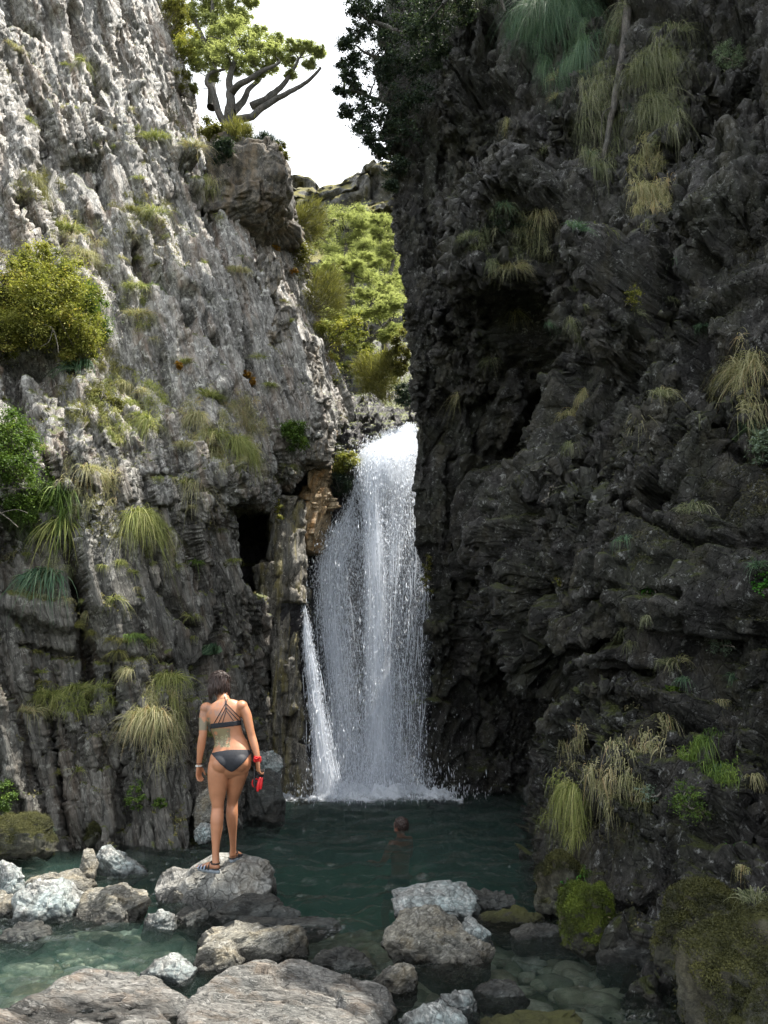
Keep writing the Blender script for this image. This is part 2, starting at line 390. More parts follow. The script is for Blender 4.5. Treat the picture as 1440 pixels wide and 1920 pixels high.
# --- left wall: (row height in the photo, [(column, metres ahead)])
L_ROWS = [
    (-420, [(-700, 11.4), (-300, 12.8), (0, 14.8), (100, 16.6), (150, 18.4), (156, 20.0), (143, 22.0)]),
    (-150, [(-700, 10.7), (-300, 12.0), (0, 13.8), (160, 15.7), (225, 17.3), (240, 19.0), (223, 21.0)]),
    (0, [(-700, 10.3), (-300, 11.5), (0, 13.2), (200, 15.0), (280, 16.5), (296, 18.2), (278, 20.0)]),
    (110, [(-700, 10.0), (-300, 11.2), (0, 12.8), (220, 14.6), (310, 16.0), (328, 17.6), (310, 19.6)]),
    (220, [(-700, 9.8), (-300, 10.9), (0, 12.4), (240, 14.2), (345, 15.5), (366, 17.0), (350, 19.0)]),
    (330, [(-700, 9.6), (-300, 10.6), (0, 12.0), (250, 13.7), (370, 15.0), (408, 16.5), (468, 18.2)]),
    (440, [(-700, 9.4), (-300, 10.3), (0, 11.6), (260, 13.2), (420, 14.7), (510, 16.0), (545, 17.8)]),
    (560, [(-700, 9.2), (-300, 10.0), (0, 11.2), (280, 12.7), (450, 14.1), (539, 15.4), (572, 17.2)]),
    (680, [(-700, 9.0), (-300, 9.7), (0, 10.8), (280, 12.1), (470, 13.6), (572, 15.0), (617, 16.8)]),
    (790, [(-700, 8.9), (-300, 9.5), (0, 10.4), (280, 11.6), (480, 13.1), (594, 14.6), (656, 16.3)]),
    (880,  [(-700, 8.8), (-300, 9.4), (0, 10.1), (280, 11.2), (470, 12.6), (540, 14.2), (590, 15.8)]),
    (935,  [(-700, 8.8), (-300, 9.4), (0, 10.1), (280, 11.1), (430, 12.1), (485, 13.0), (520, 15.6)]),
    (985, [(-700, 8.8), (-300, 9.4), (0, 10.1), (280, 11.1), (420, 12.4), (470, 12.9), (500, 15.7)]),
    (1080, [(-700, 8.8), (-300, 9.4), (0, 10.0), (270, 10.9), (405, 12.3), (470, 13.0), (500, 15.7)]),
    (1200, [(-700, 8.8), (-300, 9.4), (0, 10.0), (260, 10.8), (400, 12.2), (480, 13.2), (500, 15.7)]),
    (1330, [(-700, 8.8), (-300, 9.4), (0, 10.0), (260, 10.6), (385, 11.6), (480, 13.2), (500, 15.7)]),
    (1450, [(-700, 8.8), (-300, 9.4), (0, 9.9), (260, 10.4), (372, 11.0), (470, 12.6), (500, 15.7)]),
    (1560, [(-700, 8.7), (-300, 9.3), (0, 9.8), (260, 10.2), (365, 10.6), (470, 12.4), (500, 15.7)]),
    (1680, [(-700, 8.6), (-300, 9.2), (0, 9.6), (260, 9.9), (360, 10.2), (470, 12.4), (500, 15.4)]),
]
def wrap_l(T):
    e1 = T[:, -1:] + np.array([-1.6, 1.6, 0]); e2 = T[:, -1:] + np.array([-5.0, 3.4, 0]); e3 = T[:, -1:] + np.array([-11.0, 4.5, 0])
    T = np.concatenate([T, e1, e2, e3], 1)
    top = T[:1] + np.array([-1.2, 3.0, 2.5]); top2 = T[:1] + np.array([-4.0, 9.0, 4.5])
    return np.concatenate([top2, top, T], 0)
GL = table_to_grid(L_ROWS, 1000, 760, wrap_l)
# more samples across the part that faces the camera
GL = displace(GL, 1, STRAT_L, 1.0, (.60, .9, 4.6), .25, .80, jit=.007, marks=MARKS_L, mod=.7, amask=lambda x, y: 1 - .8 * np.clip((x - 430) / 60, 0, 1) * np.clip((y - 860) / 60, 0, 1) - .35 * np.clip((x - 400) / 60, 0, 1) * np.clip((900 - y) / 60, 0, 1))
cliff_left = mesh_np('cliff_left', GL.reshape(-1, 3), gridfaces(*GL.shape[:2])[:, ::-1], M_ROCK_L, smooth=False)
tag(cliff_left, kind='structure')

# --- right wall
R_ROWS = [
    (-90,  [(715, 14.9), (850, 14.5), (950, 13.6), (1050, 12.6), (1170, 11.4), (1310, 10.4), (1470, 9.4), (1750, 7.8), (2200, 5.7)]),
    (0,    [(722, 14.6), (850, 14.2), (950, 13.2), (1050, 12.2), (1170, 11.0), (1310, 10.0), (1460, 9.0), (1750, 7.4), (2200, 5.4)]),
    (200,  [(728, 14.2), (850, 13.8), (950, 12.8), (1050, 11.5), (1170, 10.3), (1310, 9.3), (1460, 8.3), (1750, 6.9), (2200, 5.1)]),
    (330,  [(733, 14.0), (840, 13.7), (930, 12.6), (1040, 11.0), (1160, 9.9), (1300, 8.8), (1450, 7.9), (1750, 6.5), (2200, 4.9)]),
    (460,  [(744, 13.8), (820, 13.5), (890, 12.0), (1010, 10.8), (1150, 9.6), (1300, 8.5), (1450, 7.5), (1750, 6.2), (2200, 4.8)]),
    (600,  [(754, 13.7), (840, 13.2), (930, 12.4), (1030, 10.6), (1150, 9.3), (1300, 8.2), (1450, 7.2), (1750, 5.9), (2200, 4.6)]),
    (720,  [(764, 13.7), (850, 13.4), (945, 12.9), (1050, 10.4), (1150, 9.0), (1300, 7.9), (1450, 7.0), (1750, 5.7), (2200, 4.5)]),
    (830,  [(778, 13.7), (860, 13.7), (960, 13.2), (1040, 10.0), (1150, 8.6), (1300, 7.6), (1450, 6.7), (1750, 5.5), (2200, 4.4)]),
    (930,  [(784, 13.7), (850, 14.0), (938, 13.0), (975, 9.8), (1120, 8.4), (1290, 7.4), (1450, 6.4), (1750, 5.3), (2200, 4.3)]),
    (1010, [(792, 13.7), (848, 14.2), (935, 13.2), (965, 9.6), (1110, 8.2), (1290, 7.2), (1450, 6.2), (1750, 5.1), (2200, 4.2)]),
    (1120, [(822, 14.1), (870, 14.6), (940, 13.6), (975, 9.5), (1110, 8.1), (1280, 7.0), (1450, 6.0), (1750, 4.9), (2200, 4.1)]),
    (1230, [(818, 14.3), (880, 14.8), (965, 14.2), (1005, 9.7), (1120, 8.2), (1280, 7.0), (1440, 5.9), (1750, 4.8), (2200, 4.0)]),
    (1320, [(812, 14.5), (900, 14.9), (1040, 14.3), (1085, 10.2), (1150, 8.2), (1280, 7.0), (1430, 5.9), (1750, 4.7), (2200, 3.9)]),
    (1400, [(804, 14.6), (900, 15.0), (1020, 14.3), (1072, 9.2), (1150, 7.6), (1270, 6.6), (1420, 5.7), (1750, 4.6), (2200, 3.9)]),
    (1480, [(800, 14.6), (900, 14.9), (1000, 14.2), (1048, 8.6), (1130, 7.3), (1250, 6.4), (1410, 5.5), (1750, 4.5), (2200, 3.8)]),
    (1560, [(800, 14.6), (900, 14.6), (985, 13.6), (1030, 8.2), (1110, 7.1), (1230, 6.3), (1390, 5.3), (1750, 4.4), (2200, 3.7)]),
    (1680, [(800, 14.6), (900, 14.3), (975, 13.2), (1024, 7.9), (1090, 7.0), (1200, 6.1), (1350, 5.1), (1750, 4.2), (2200, 3.6)]),
    (1780, [(800, 14.6), (900, 14.0), (975, 12.6), (1035, 7.6), (1100, 6.7), (1190, 5.95), (1320, 5.0), (1750, 4.0), (2200, 3.5)]),
    (1960, [(800, 14.6), (900, 14.0), (985, 12.0), (1060, 7.2), (1130, 6.3), (1190, 5.6), (1330, 4.7), (1750, 3.8), (2200, 3.4)]),
]
def wrap_r(T):
    e1 = T[:, :1] + np.array([.9, .35, 0]); e2 = T[:, :1] + np.array([4.0, .4, 0]); e3 = T[:, :1] + np.array([10.0, .8, 0])
    T = np.concatenate([e3, e2, e1, T], 1)
    k = np.clip((np.arange(T.shape[1]) - 7) / 3.0, 0, 1)[:, None]
    T = np.concatenate([T[:1] + k * np.array([.4, .3, 7.0]), T], 0)  # unseen near cliff top, raised to throw shade over the foreground
    top = T[:1] + np.array([1.5, .6, .2]); top2 = T[:1] + np.array([9.0, 1.0, .6])
    return np.concatenate([top2, top, T], 0)
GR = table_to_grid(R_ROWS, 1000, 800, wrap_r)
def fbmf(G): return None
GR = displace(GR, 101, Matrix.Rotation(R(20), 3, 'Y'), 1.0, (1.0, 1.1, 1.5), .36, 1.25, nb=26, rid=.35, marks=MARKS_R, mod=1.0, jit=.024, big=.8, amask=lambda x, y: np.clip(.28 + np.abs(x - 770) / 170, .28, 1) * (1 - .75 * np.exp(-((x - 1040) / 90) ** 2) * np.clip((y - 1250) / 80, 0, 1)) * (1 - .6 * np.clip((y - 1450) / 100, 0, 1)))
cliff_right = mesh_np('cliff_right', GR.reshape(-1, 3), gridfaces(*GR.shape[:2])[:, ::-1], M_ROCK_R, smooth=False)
tag(cliff_right, kind='structure')

# --- back wall under and beside the fall, and the stream step above it
B_ROWS = [
    (640,  [(470, 30.0), (600, 29.0), (700, 29.0), (790, 29.0), (900, 29.0)]),
    (740,  [(470, 22.0), (600, 21.5), (700, 21.5), (790, 21.5), (900, 21.5)]),
    (790,  [(480, 19.0), (600, 18.5), (690, 18.5), (760, 18.8), (880, 18.5)]),
    (822,  [(490, 17.4), (600, 17.0), (690, 16.8), (755, 17.0), (880, 17.0)]),
    (846,  [(430, 16.2), (600, 15.9), (680, 15.7), (760, 15.8), (880, 15.8)]),
    (885,  [(430, 15.7), (600, 15.4), (680, 15.4), (760, 15.4), (880, 15.5)]),
    (960,  [(430, 15.7), (600, 15.4), (680, 15.3), (760, 15.3), (880, 15.5)]),
    (1060, [(430, 15.9), (600, 15.7), (680, 15.6), (760, 15.6), (880, 15.6)]),
    (1250, [(430, 16.0), (600, 15.8), (680, 15.7), (760, 15.7), (880, 15.6)]),
    (1430, [(430, 15.9), (600, 15.7), (680, 15.5), (760, 15.5), (880, 15.5)]),
    (1620, [(430, 15.7), (600, 15.5), (680, 15.4), (760, 15.4), (880, 15.4)]),
]
GB = table_to_grid(B_ROWS, 460, 240)
GB = displace(GB, 201, Matrix.Rotation(R(-8), 3, 'Y'), .8, (1.0, 1.0, 1.6), .3)
back_wall = mesh_np('cliff_behind_waterfall', GB.reshape(-1, 3), gridfaces(*GB.shape[:2])[:, ::-1], M_ROCK_B, smooth=False)
tag(back_wall, kind='structure')

# --- far hill with grassy shoulders
M_HILL = rock_mat('far_hill_rock', (.10, .10, .10), (.22, .21, .19), (.4, .4, .38), .2, moss=(.13, .125, .05), moss_lo=.25,
                  stretch=(1, 1, 1), scale=.22, bump=.7, rough=.85, bumpdist=.5)
hx = np.linspace(-60, 60, 420); hy = np.linspace(0, 1, 160)
sil = np.interp(hx, [-60, -20, *[float(P(p, 300, 70)[0]) for p in (540, 575, 610, 640, 680, 720, 800)], 25, 60],
                [36, 36, *[float(P(0, q, 70)[2]) for q in (315, 314, 318, 322, 312, 300, 290)], 55, 60])
X, Yh = np.meshgrid(hx, hy)
Z = sil[None, :] * (1 - (1 - Yh) ** 1.0) ** .8 + 0
Yw = 40 + 30 * Yh
Gh = np.stack([X, Yw, Z], -1)
ridge2 = fbm(Gh * np.array([.10, .10, .10]), 301, 5)
Gh[..., 2] += (ridge2 * 1.4 + .8 * fbm(Gh * .5, 305, 3)) * np.clip(1.05 - Yh, .12, 1); Gh[..., 1] += 2.5 * ridged(Gh * .12, 311, 3); fh, ch_ = facet(Gh * .35, 313, 1.2); Gh[..., 1] += 1.6 * fh; Gh[..., 2] += .7 * fh; fh, ch_ = facet(Gh * 1.0, 314, 1.2); Gh[..., 1] += .7 * fh; Gh[..., 2] += .3 * fh
Gh2 = np.concatenate([Gh, Gh[-1:] + np.array([0, 12, -6.0]), Gh[-1:] + np.array([0, 60, -45.0])], 0)
hill = mesh_np('hill', Gh2.reshape(-1, 3), gridfaces(*Gh2.shape[:2]), M_HILL)
tag(hill, kind='structure')

# --- valley floor behind the fall and ground all round, far to the horizon
M_GROUND = rock_mat('valley_ground', (.05, .055, .03), (.10, .11, .05), (.2, .2, .15), .1, scale=.5, rough=.9)
gv = []
for (y, z) in ((17.2, 5.6), (20, 6.2), (26, 8.5), (34, 12), (45, 14)):
    gv.append([(x, y, z + .12 * abs(x) ** 1.3) for x in np.linspace(-14, 14, 40)])
gv = np.array(gv, float); gv = catmull(gv, 60, 0); gv[..., 2] += .25 * fbm(gv * .7, 330, 4)
tag(mesh_np('valley_floor', gv.reshape(-1, 3), gridfaces(*gv.shape[:2]), M_GROUND), kind='structure')

unit_ = lambda v: v / np.linalg.norm(v)
# ================================================================ THE POOL
def bed_z(x, y):
    x = np.asarray(x, float); y = np.asarray(y, float)
    d = np.interp(y, [0, 4, 6, 7.5, 8.6, 10, 12, 15, 20], [.10, .15, .21, .28, .6, 1.7, 2.6, 2.4, 1.5])
    left = np.clip((-x - 2.3) / 1.5, 0, 1) * np.clip((y - 7) / 2, 0, 1)
    d = d * (1 - .80 * left)
    return -d
bx, by = np.meshgrid(np.linspace(-9, 7, 560), np.concatenate([np.linspace(-3, 3.5, 30), np.linspace(3.55, 17, 520)]))
B = np.stack([bx, by, bed_z(bx, by)], -1)
v, c = facet(B * np.array([5.5, 5.5, 1]), 401, .6); v2, c2 = facet(B * np.array([13, 13, 1]) + 3, 411, .6)
cob = np.sqrt(np.clip(c, 0, .3)) * .10 * (.6 + v) + np.sqrt(np.clip(c2, 0, .25)) * .05
B[..., 2] += cob + .10 * fbm(B * .8, 420, 3) - .1
M_BED, nt, b = newmat('stream_bed_stones')
iso = mapping(nt)
vo = nt.nodes.new('ShaderNodeTexVoronoi'); vo.inputs['Scale'].default_value = 8.5
nt.links.new(iso, vo.inputs['Vector'])
sp = nt.nodes.new('ShaderNodeSeparateColor'); nt.links.new(vo.outputs['Color'], sp.inputs[0])
c1 = ramp(nt, sp.outputs[0], [(.0, (.17, .18, .13)), (.35, (.28, .29, .20)), (.6, (.40, .41, .31)), (.85, (.24, .20, .12)), (1, (.55, .56, .50))])
c1 = mix(nt, .8, c1, ramp(nt, noise_node(nt, iso, 14, 6, .7), [(.3, .45), (.6, 1.2)]), 'MULTIPLY')
c1 = mix(nt, ramp(nt, noise_node(nt, iso, .9, 4), [(.5, 0), (.7, .7)]), c1, (.13, .13, .04))
nt.links.new(c1, b.inputs['Base Color']); b.inputs['Roughness'].default_value = .8
stream_bed = mesh_np('stream_bed', B.reshape(-1, 3), gridfaces(*B.shape[:2]), M_BED)
tag(stream_bed, kind='structure')
rngp = np.random.default_rng(21)
PB = []
while len(PB) < 3600:
    x, y = rngp.uniform(-5.5, 3.2), rngp.uniform(3.9, 9.2)
    r_ = min(.17, rngp.lognormal(math.log(.06), .5)); PB.append((x, y, r_))
bmp = bmesh.new(); bmesh.ops.create_icosphere(bmp, subdivisions=2, radius=1)
pv = np.array([v.co[:] for v in bmp.verts]); pf = np.array([[v.index for v in f.verts] for f in bmp.faces]); bmp.free()
PBv, PBf, PBt = [], [], []
for i, (x, y, r_) in enumerate(PB):
    q = np.sign(pv) * np.abs(pv) ** .8; q = q / np.linalg.norm(q, axis=1, keepdims=True)
    for _ in range(5):
        n_ = unit_(rngp.normal(size=3)); d_ = rngp.uniform(.5, .9); s_ = q @ n_; m_ = s_ > d_; q[m_] -= np.outer(s_[m_] - d_, n_)
    a_ = rngp.uniform(0, 6.3); q = q * np.array([r_ * rngp.uniform(.8, 1.4), r_ * rngp.uniform(.7, 1.1), r_ * rngp.uniform(.35, .6)])
    q = q @ np.array([[math.cos(a_), math.sin(a_), 0], [-math.sin(a_), math.cos(a_), 0], [0, 0, 1]])
    PBv.append(q + np.array([x, y, float(bed_z(x, y)) + r_ * .12])); PBf.append(pf + i * len(pv)); PBt.append(np.full(len(pv), rngp.random()))
M_PEB, nt, b = newmat('stream_pebbles')
at = nt.nodes.new('ShaderNodeAttribute'); at.attribute_name = 'tint'; iso = mapping(nt)
c1 = ramp(nt, at.outputs['Fac'], [(0, (.15, .16, .12)), (.3, (.32, .33, .24)), (.55, (.46, .47, .38)), (.8, (.26, .22, .14)), (.93, (.46, .47, .42)), (1, (.60, .61, .56))])
c1 = mix(nt, .8, c1, ramp(nt, noise_node(nt, iso, 22, 6, .7), [(.3, .5), (.65, 1.25)]), 'MULTIPLY')
nt.links.new(c1, b.inputs['Base Color']); b.inputs['Roughness'].default_value = .8
tag(mesh_np('pebbles', np.concatenate(PBv), np.concatenate(PBf), M_PEB, None, True, {'tint': np.concatenate(PBt)}), 'rounded green and grey stones lying under the clear shallow water', 'pebbles', kind='stuff')
# distant ground sheet under it all
gs = np.array([(-400, -400, -4.2), (400, -400, -4.2), (400, 400, -4.2), (-400, 400, -4.2)], float)
tag(mesh_np('ground', gs, np.array([[0, 1, 2, 3]]), M_GROUND), kind='structure')

# water: a closed body whose top is rippled
wx, wy = np.meshgrid(np.linspace(-9, 7, 700), np.concatenate([np.linspace(-3, 3.4, 40), np.linspace(3.42, 17, 900)]))
WG = np.stack([wx, wy, 0 * wx], -1)
calm = np.interp(wy, [4, 7, 9, 13.5, 14.8], [.5, .9, 1.0, 1.2, 1.8])
fallc = np.exp(-((wx + .1) ** 2 / 1.6 + (wy - 14.6) ** 2 / 1.0))
swirl = np.stack([wx + .25 * fbm(WG * 1.1, 500, 2), wy + .25 * fbm(WG * 1.1, 505, 2), 0 * wx], -1)
hgt = .045 * fbm(swirl * np.array([2.6, 5.5, 1]), 510, 4, .6) + .011 * np.interp(wy, [5, 8, 10], [.3, .6, 1]) * fbm(swirl * np.array([8, 17, 1]), 515, 2) + .004 * ridged(swirl * np.array([6, 12, 1]), 520, 2)
riff = np.clip(fbm(WG * np.array([.9, .9, 1]), 530, 2) + .1, 0, 1) * np.interp(wy, [3.5, 5, 7.8, 8.6], [.4, 1, 1, .1])
hgt = hgt * calm + .02 * riff * fbm(swirl * np.array([5, 10, 1]), 540, 3, .6) + fallc * .05 * fbm(WG * 6, 550, 3)
WG[..., 2] = hgt
top = WG.reshape(-1, 3); nr, nc = WG.shape[:2]
x0, x1, y0, y1 = -9, 7, -3, 17
ring = np.concatenate([np.arange(nc), np.arange(1, nr) * nc + nc - 1, (nr - 1) * nc + np.arange(nc - 2, -1, -1), np.arange(nr - 2, 0, -1) * nc])
low = top[ring].copy(); low[:, 2] = -4.0
nt0 = len(top); k = np.arange(len(ring)); kn = (k + 1) % len(ring)
side = np.stack([ring[k], nt0 + k, nt0 + kn, ring[kn]], -1)
botc = np.array([[-1, 7, -4.0]]); bot = np.stack([nt0 + kn, nt0 + k, np.full(len(k), nt0 + len(ring))], -1)
M_WATER = bpy.data.materials.new('clear_green_water'); M_WATER.use_nodes = True
nt = M_WATER.node_tree
for n in list(nt.nodes): nt.nodes.remove(n)
out = nt.nodes.new('ShaderNodeOutputMaterial')
tr = nt.nodes.new('ShaderNodeBsdfTransparent'); tr.inputs[0].default_value = (.97, .995, .985, 1)
gl = nt.nodes.new('ShaderNodeBsdfGlossy'); gl.inputs['Roughness'].default_value = .04
fr = nt.nodes.new('ShaderNodeFresnel'); fr.inputs[0].default_value = 1.33
iso = mapping(nt, (0, 0, 0), (1, 2.0, 1))
bp = nt.nodes.new('ShaderNodeBump'); bp.inputs['Strength'].default_value = 1.0; bp.inputs['Distance'].default_value = .30
hn = math_node(nt, 'ADD', noise_node(nt, iso, 9, 5, .65, .6), math_node(nt, 'MULTIPLY', noise_node(nt, iso, 28, 3, .6), .3))
nt.links.new(hn, bp.inputs['Height'])
nt.links.new(bp.outputs[0], gl.inputs['Normal']); nt.links.new(bp.outputs[0], fr.inputs['Normal'])
ms = nt.nodes.new('ShaderNodeMixShader')
nt.links.new(fr.outputs[0], ms.inputs[0]); nt.links.new(tr.outputs[0], ms.inputs[1]); nt.links.new(gl.outputs[0], ms.inputs[2])
nt.links.new(ms.outputs[0], out.inputs['Surface'])
va = nt.nodes.new('ShaderNodeVolumeAbsorption'); va.inputs['Color'].default_value = (.50, .70, .62, 1); va.inputs['Density'].default_value = .62
vs = nt.nodes.new('ShaderNodeVolumeScatter'); vs.inputs['Color'].default_value = (.20, .38, .34, 1); vs.inputs['Density'].default_value = .34
ad = nt.nodes.new('ShaderNodeAddShader'); nt.links.new(va.outputs[0], ad.inputs[0]); nt.links.new(vs.outputs[0], ad.inputs[1])
nt.links.new(ad.outputs[0], out.inputs['Volume'])
water = mesh_np('water', np.concatenate([top, low, botc]), [gridfaces(nr, nc), side, bot], M_WATER)
tag(water, kind='structure')
# ================================================================ BOULDERS AND LEDGES
bm = bmesh.new(); bmesh.ops.create_icosphere(bm, subdivisions=6, radius=1)
ICO_V = np.array([v.co[:] for v in bm.verts]); ICO_F = np.array([[v.index for v in f.verts] for f in bm.faces]); bm.free()
def boulder_mesh(seed, size, flat=.0, cuts=9, rough=.06, strata=0.0, sdir=(0.3, .1, 1), cutlo=.55, corner=2.6):
    rng = np.random.default_rng(seed)
    v = ICO_V.copy()
    # superellipsoid start
    v = np.sign(v) * np.abs(v) ** (2 / corner); v /= np.max(np.linalg.norm(v, axis=1)) ** .0
    v /= (np.sum(np.abs(v) ** corner, 1) ** (1 / corner))[:, None]
    for _ in range(cuts):
        n = rng.normal(size=3); n /= np.linalg.norm(n); d = rng.uniform(cutlo, .95)
        s = v @ n; over = s > d
        v[over] -= np.outer((s[over] - d) * .88, n)
    v = v * np.array(size)
    nrm = v / (np.linalg.norm(v, axis=1, keepdims=True))
    L = max(size)
    d = .10 * L * fbm(v / L * 1.6 + seed, seed, 3)
    f1, c1 = facet(v / L * 2.6 + seed * 1.3, seed + 5, 1.0); d = d + .07 * L * f1 - .03 * L * np.exp(-c1 * 18)
    f2, c2 = facet(v / L * 7 + seed, seed + 15, 1.0); d = d + rough * .3 * L * f2
    if strata:
        sdv = np.array(sdir, float); sdv /= np.linalg.norm(sdv)
        s = (v @ sdv) / .045 + .8 * fbm(v * 2.5, seed + 40, 2)
        d = d + strata * (ridged(np.stack([s, v[:, 0] * .8, v[:, 1] * .8], -1) * .5, seed + 30, 2)) * .022
    d = d + .012 * fbm(v * 14, seed + 50, 3, .6)
    return v + nrm * d[:, None]
MOSSY = []
def rock_col(name, **k): return rock_mat(name, **k)
M_B = {
 'white': rock_mat('pale_boulder', (.14, .14, .13), (.28, .285, .27), (.40, .415, .39), .15, rough=.7, scale=2.4, wet=.16, bump=.6, hueb=(.24, .30, .30), hue_amt=.7, vein=.5, bumpdist=.012),
 'stand': rock_mat('cracked_boulder', (.14, .135, .12), (.33, .32, .295), (.52, .51, .47), .32, rough=.7, scale=1.9, wet=.22, bump=.8, hueb=(.22, .24, .23), hue_amt=.4, vein=.2, stain_amt=.25, stain=(.26, .2, .12), bumpdist=.02, stretch=(1.1, 1.1, .9), crack=.6),
 'brown': rock_mat('tan_boulder', (.11, .102, .082), (.285, .265, .215), (.47, .45, .38), .32, rough=.7, scale=2.6, wet=.18, bump=.8, stain_amt=.35, stain=(.30, .22, .10), vein=.35, bumpdist=.02, stretch=(1, 1, 2.2), rot=(R(20), R(25), 0)),
 'dark': rock_mat('wet_dark_boulder', (.022, .022, .02), (.075, .072, .062), (.2, .2, .18), .2, rough=.35, scale=2.6, bump=.8, bumpdist=.02, stretch=(1, 1, 2.5), rot=(R(15), R(10), 0)),
 'ledge': rock_mat('layered_ledge', (.11, .104, .093), (.285, .27, .245), (.46, .44, .41), .30, rough=.7, scale=2.2, wet=.10, bump=.9, stain_amt=.30, stain=(.28, .18, .10), vein=.2, bumpdist=.02, stretch=(.8, 2.6, 3.5), rot=(R(8), R(-6), R(14))),
 'mossy': rock_mat('mossy_boulder', (.05, .045, .03), (.12, .11, .07), (.25, .25, .2), .1, rough=.85, scale=2.0, wet=.12, bump=.9, crack=.1, moss=(.035, .038, .010), moss_lo=.25, bumpdist=.03),
 'bright_moss': rock_mat('bright_moss_boulder', (.05, .045, .03), (.12, .11, .07), (.25, .25, .2), .0, rough=.9, scale=2.0, bump=.9, crack=.1, moss=(.055, .070, .010), moss_lo=-.1, bumpdist=.03),
}
def boulder(x0, x1, y0, y1, mat, label, seed, depth=.8, zr=0, kind='boulder', emb=.35, tilt=(0, 0), group=None, back=None, **k):
    """a boulder that fills the photo box x0..x1, y0..y1, its foot in the water"""
    f = W((x0 + x1) / 2, y1, 0.0); Yn = f.y
    wdt = (x1 - x0) / F * Yn * 1.06
    dep = wdt * depth
    Yc = Yn + dep * .42
    topz = float(P((x0 + x1) / 2, y0, Yc)[2])
    topz = max(topz, .05)
    hz = (topz * (1 + emb) + .12) / 2
    ctr = Vector((float(P((x0 + x1) / 2, y1, Yc)[0]), Yc, topz - hz))
    v = boulder_mesh(seed, (wdt / 2 * .97, dep / 2, hz), **k)
    a = R(zr); ca, sa = math.cos(a), math.sin(a)
    if tilt != (0, 0):
        v = v @ np.array(Matrix.Rotation(R(tilt[0]), 3, 'X') @ Matrix.Rotation(R(tilt[1]), 3, 'Y')).T
    v = v @ np.array([[ca, sa, 0], [-sa, ca, 0], [0, 0, 1]])
    # fit the box exactly
    ex = v[:, 0].max() - v[:, 0].min(); v[:, 0] = (v[:, 0] - (v[:, 0].max() + v[:, 0].min()) / 2) * (wdt / ex)
    v[:, 2] += hz - v[:, 2].max()
    o = mesh_np(kind, v, ICO_F, M_B[mat], smooth=True); o.location = ctr
    sm = o.data
    tag(o, label, 'boulder' if kind == 'boulder' else 'rock', group)
    return o
stand_rock = boulder(293, 502, 1621, 1702, 'stand', 'wide cracked grey boulder the woman stands on', 11, .62, cuts=7, corner=7, cutlo=.9)
boulder(325, 372, 1662, 1700, 'brown', 'small tan rock against the front of the boulder under the woman', 12, .8, kind='rock')
boulder(168, 273, 1581, 1646, 'white', 'pointed pale grey boulder with a sloping side near the cliff foot', 13, .8, cuts=12, cutlo=.5)
boulder(148, 178, 1590, 1655, 'brown', 'narrow upright rock slab leaning on the pointed pale boulder', 14, .8, kind='rock')
boulder(-30, 48, 1612, 1682, 'white', 'angular whitish boulder cut off by the edge of the picture', 15, .8, cuts=14)
boulder(22, 152, 1643, 1726, 'white', 'rounded blue-white boulder in the stream with a brown wet foot', 16, .8, cuts=5, corner=2.3)
boulder(55, 175, 1632, 1680, 'brown', 'low brown rock behind the rounded blue-white boulder', 17, .6, kind='rock')
boulder(148, 272, 1661, 1728, 'brown', 'split tan boulder with an orange patch beside the rounded blue-white one', 18, .8, cuts=12)
boulder(-40, 30, 1670, 1720, 'brown', 'dull brown rock low at the picture edge below the angular whitish boulder', 19, .8, kind='rock')
boulder(0, 90, 1725, 1760, 'dark', 'nearly sunken brown rock in the left stream shallows', 20, .7, kind='rock')
boulder(270, 330, 1706, 1737, 'white', 'small greenish pale stone awash between the tan and wide boulders', 21, .8, kind='rock', cuts=5)
boulder(328, 400, 1700, 1730, 'dark', 'small dark wet rock awash below the wide cracked boulder', 22, .8, kind='rock')
boulder(390, 556, 1678, 1730, 'dark', 'flat dark layered slab in front of the wide cracked boulder', 23, .6, strata=1.2, cuts=8, corner=3.5)
boulder(430, 628, 1722, 1752, 'dark', 'long low brown slab awash behind the big speckled boulder', 24, .4, kind='rock', strata=.8)
boulder(376, 568, 1730, 1802, 'brown', 'big speckled grey-tan boulder with a blue-grey spot, mid stream', 25, .65, cuts=7, corner=3)
boulder(367, 452, 1762, 1822, 'brown', 'lumpy tan rock leaning on the near side of the speckled boulder', 26, .8, cuts=8)
boulder(271, 367, 1788, 1842, 'white', 'small round grey-white boulder alone in the water', 27, .9, cuts=3, corner=2.1)
boulder(742, 893, 1654, 1722, 'white', 'smooth pale boulder on top of the right-hand cluster', 28, .75, cuts=6, emb=.5)
boulder(872, 962, 1662, 1708, 'dark', 'dark purple-brown rock behind the smooth pale boulder', 29, .8, cuts=9, strata=.8, sdir=(1, .2, .5))
boulder(724, 905, 1702, 1808, 'brown', 'big striated tan boulder leaning forward in the right-hand cluster', 30, .7, cuts=10, strata=1.4, sdir=(.7, .3, .8), zr=-15)
boulder(850, 922, 1713, 1776, 'white', 'cream blocky rock with a dark end beside the striated boulder', 31, .8, cuts=12, corner=4)
boulder(900, 1015, 1700, 1738, 'mossy', 'flat mossy green rock behind the cream blocky rock', 32, .6, cuts=6)
boulder(868, 926, 1762, 1806, 'brown', 'low wet rock hugging the foot of the striated boulder', 33, .8, kind='rock')
boulder(965, 1085, 1732, 1758, 'dark', 'flat brown rock awash near the mossy cliff foot', 34, .5, kind='rock')
boulder(700, 778, 1803, 1856, 'brown', 'low ridged brown rock below the striated boulder', 35, .8, kind='rock')
boulder(880, 985, 1838, 1866, 'dark', 'dark flat rock just breaking the surface of the clear shallows', 36, .5, kind='rock')
boulder(752, 870, 1872, 1945, 'white', 'white rough rock at the bottom edge of the picture', 37, .8)
boulder(820, 905, 1852, 1900, 'white', 'pale greenish stone half under water behind the white rough rock', 38, .8, kind='rock')
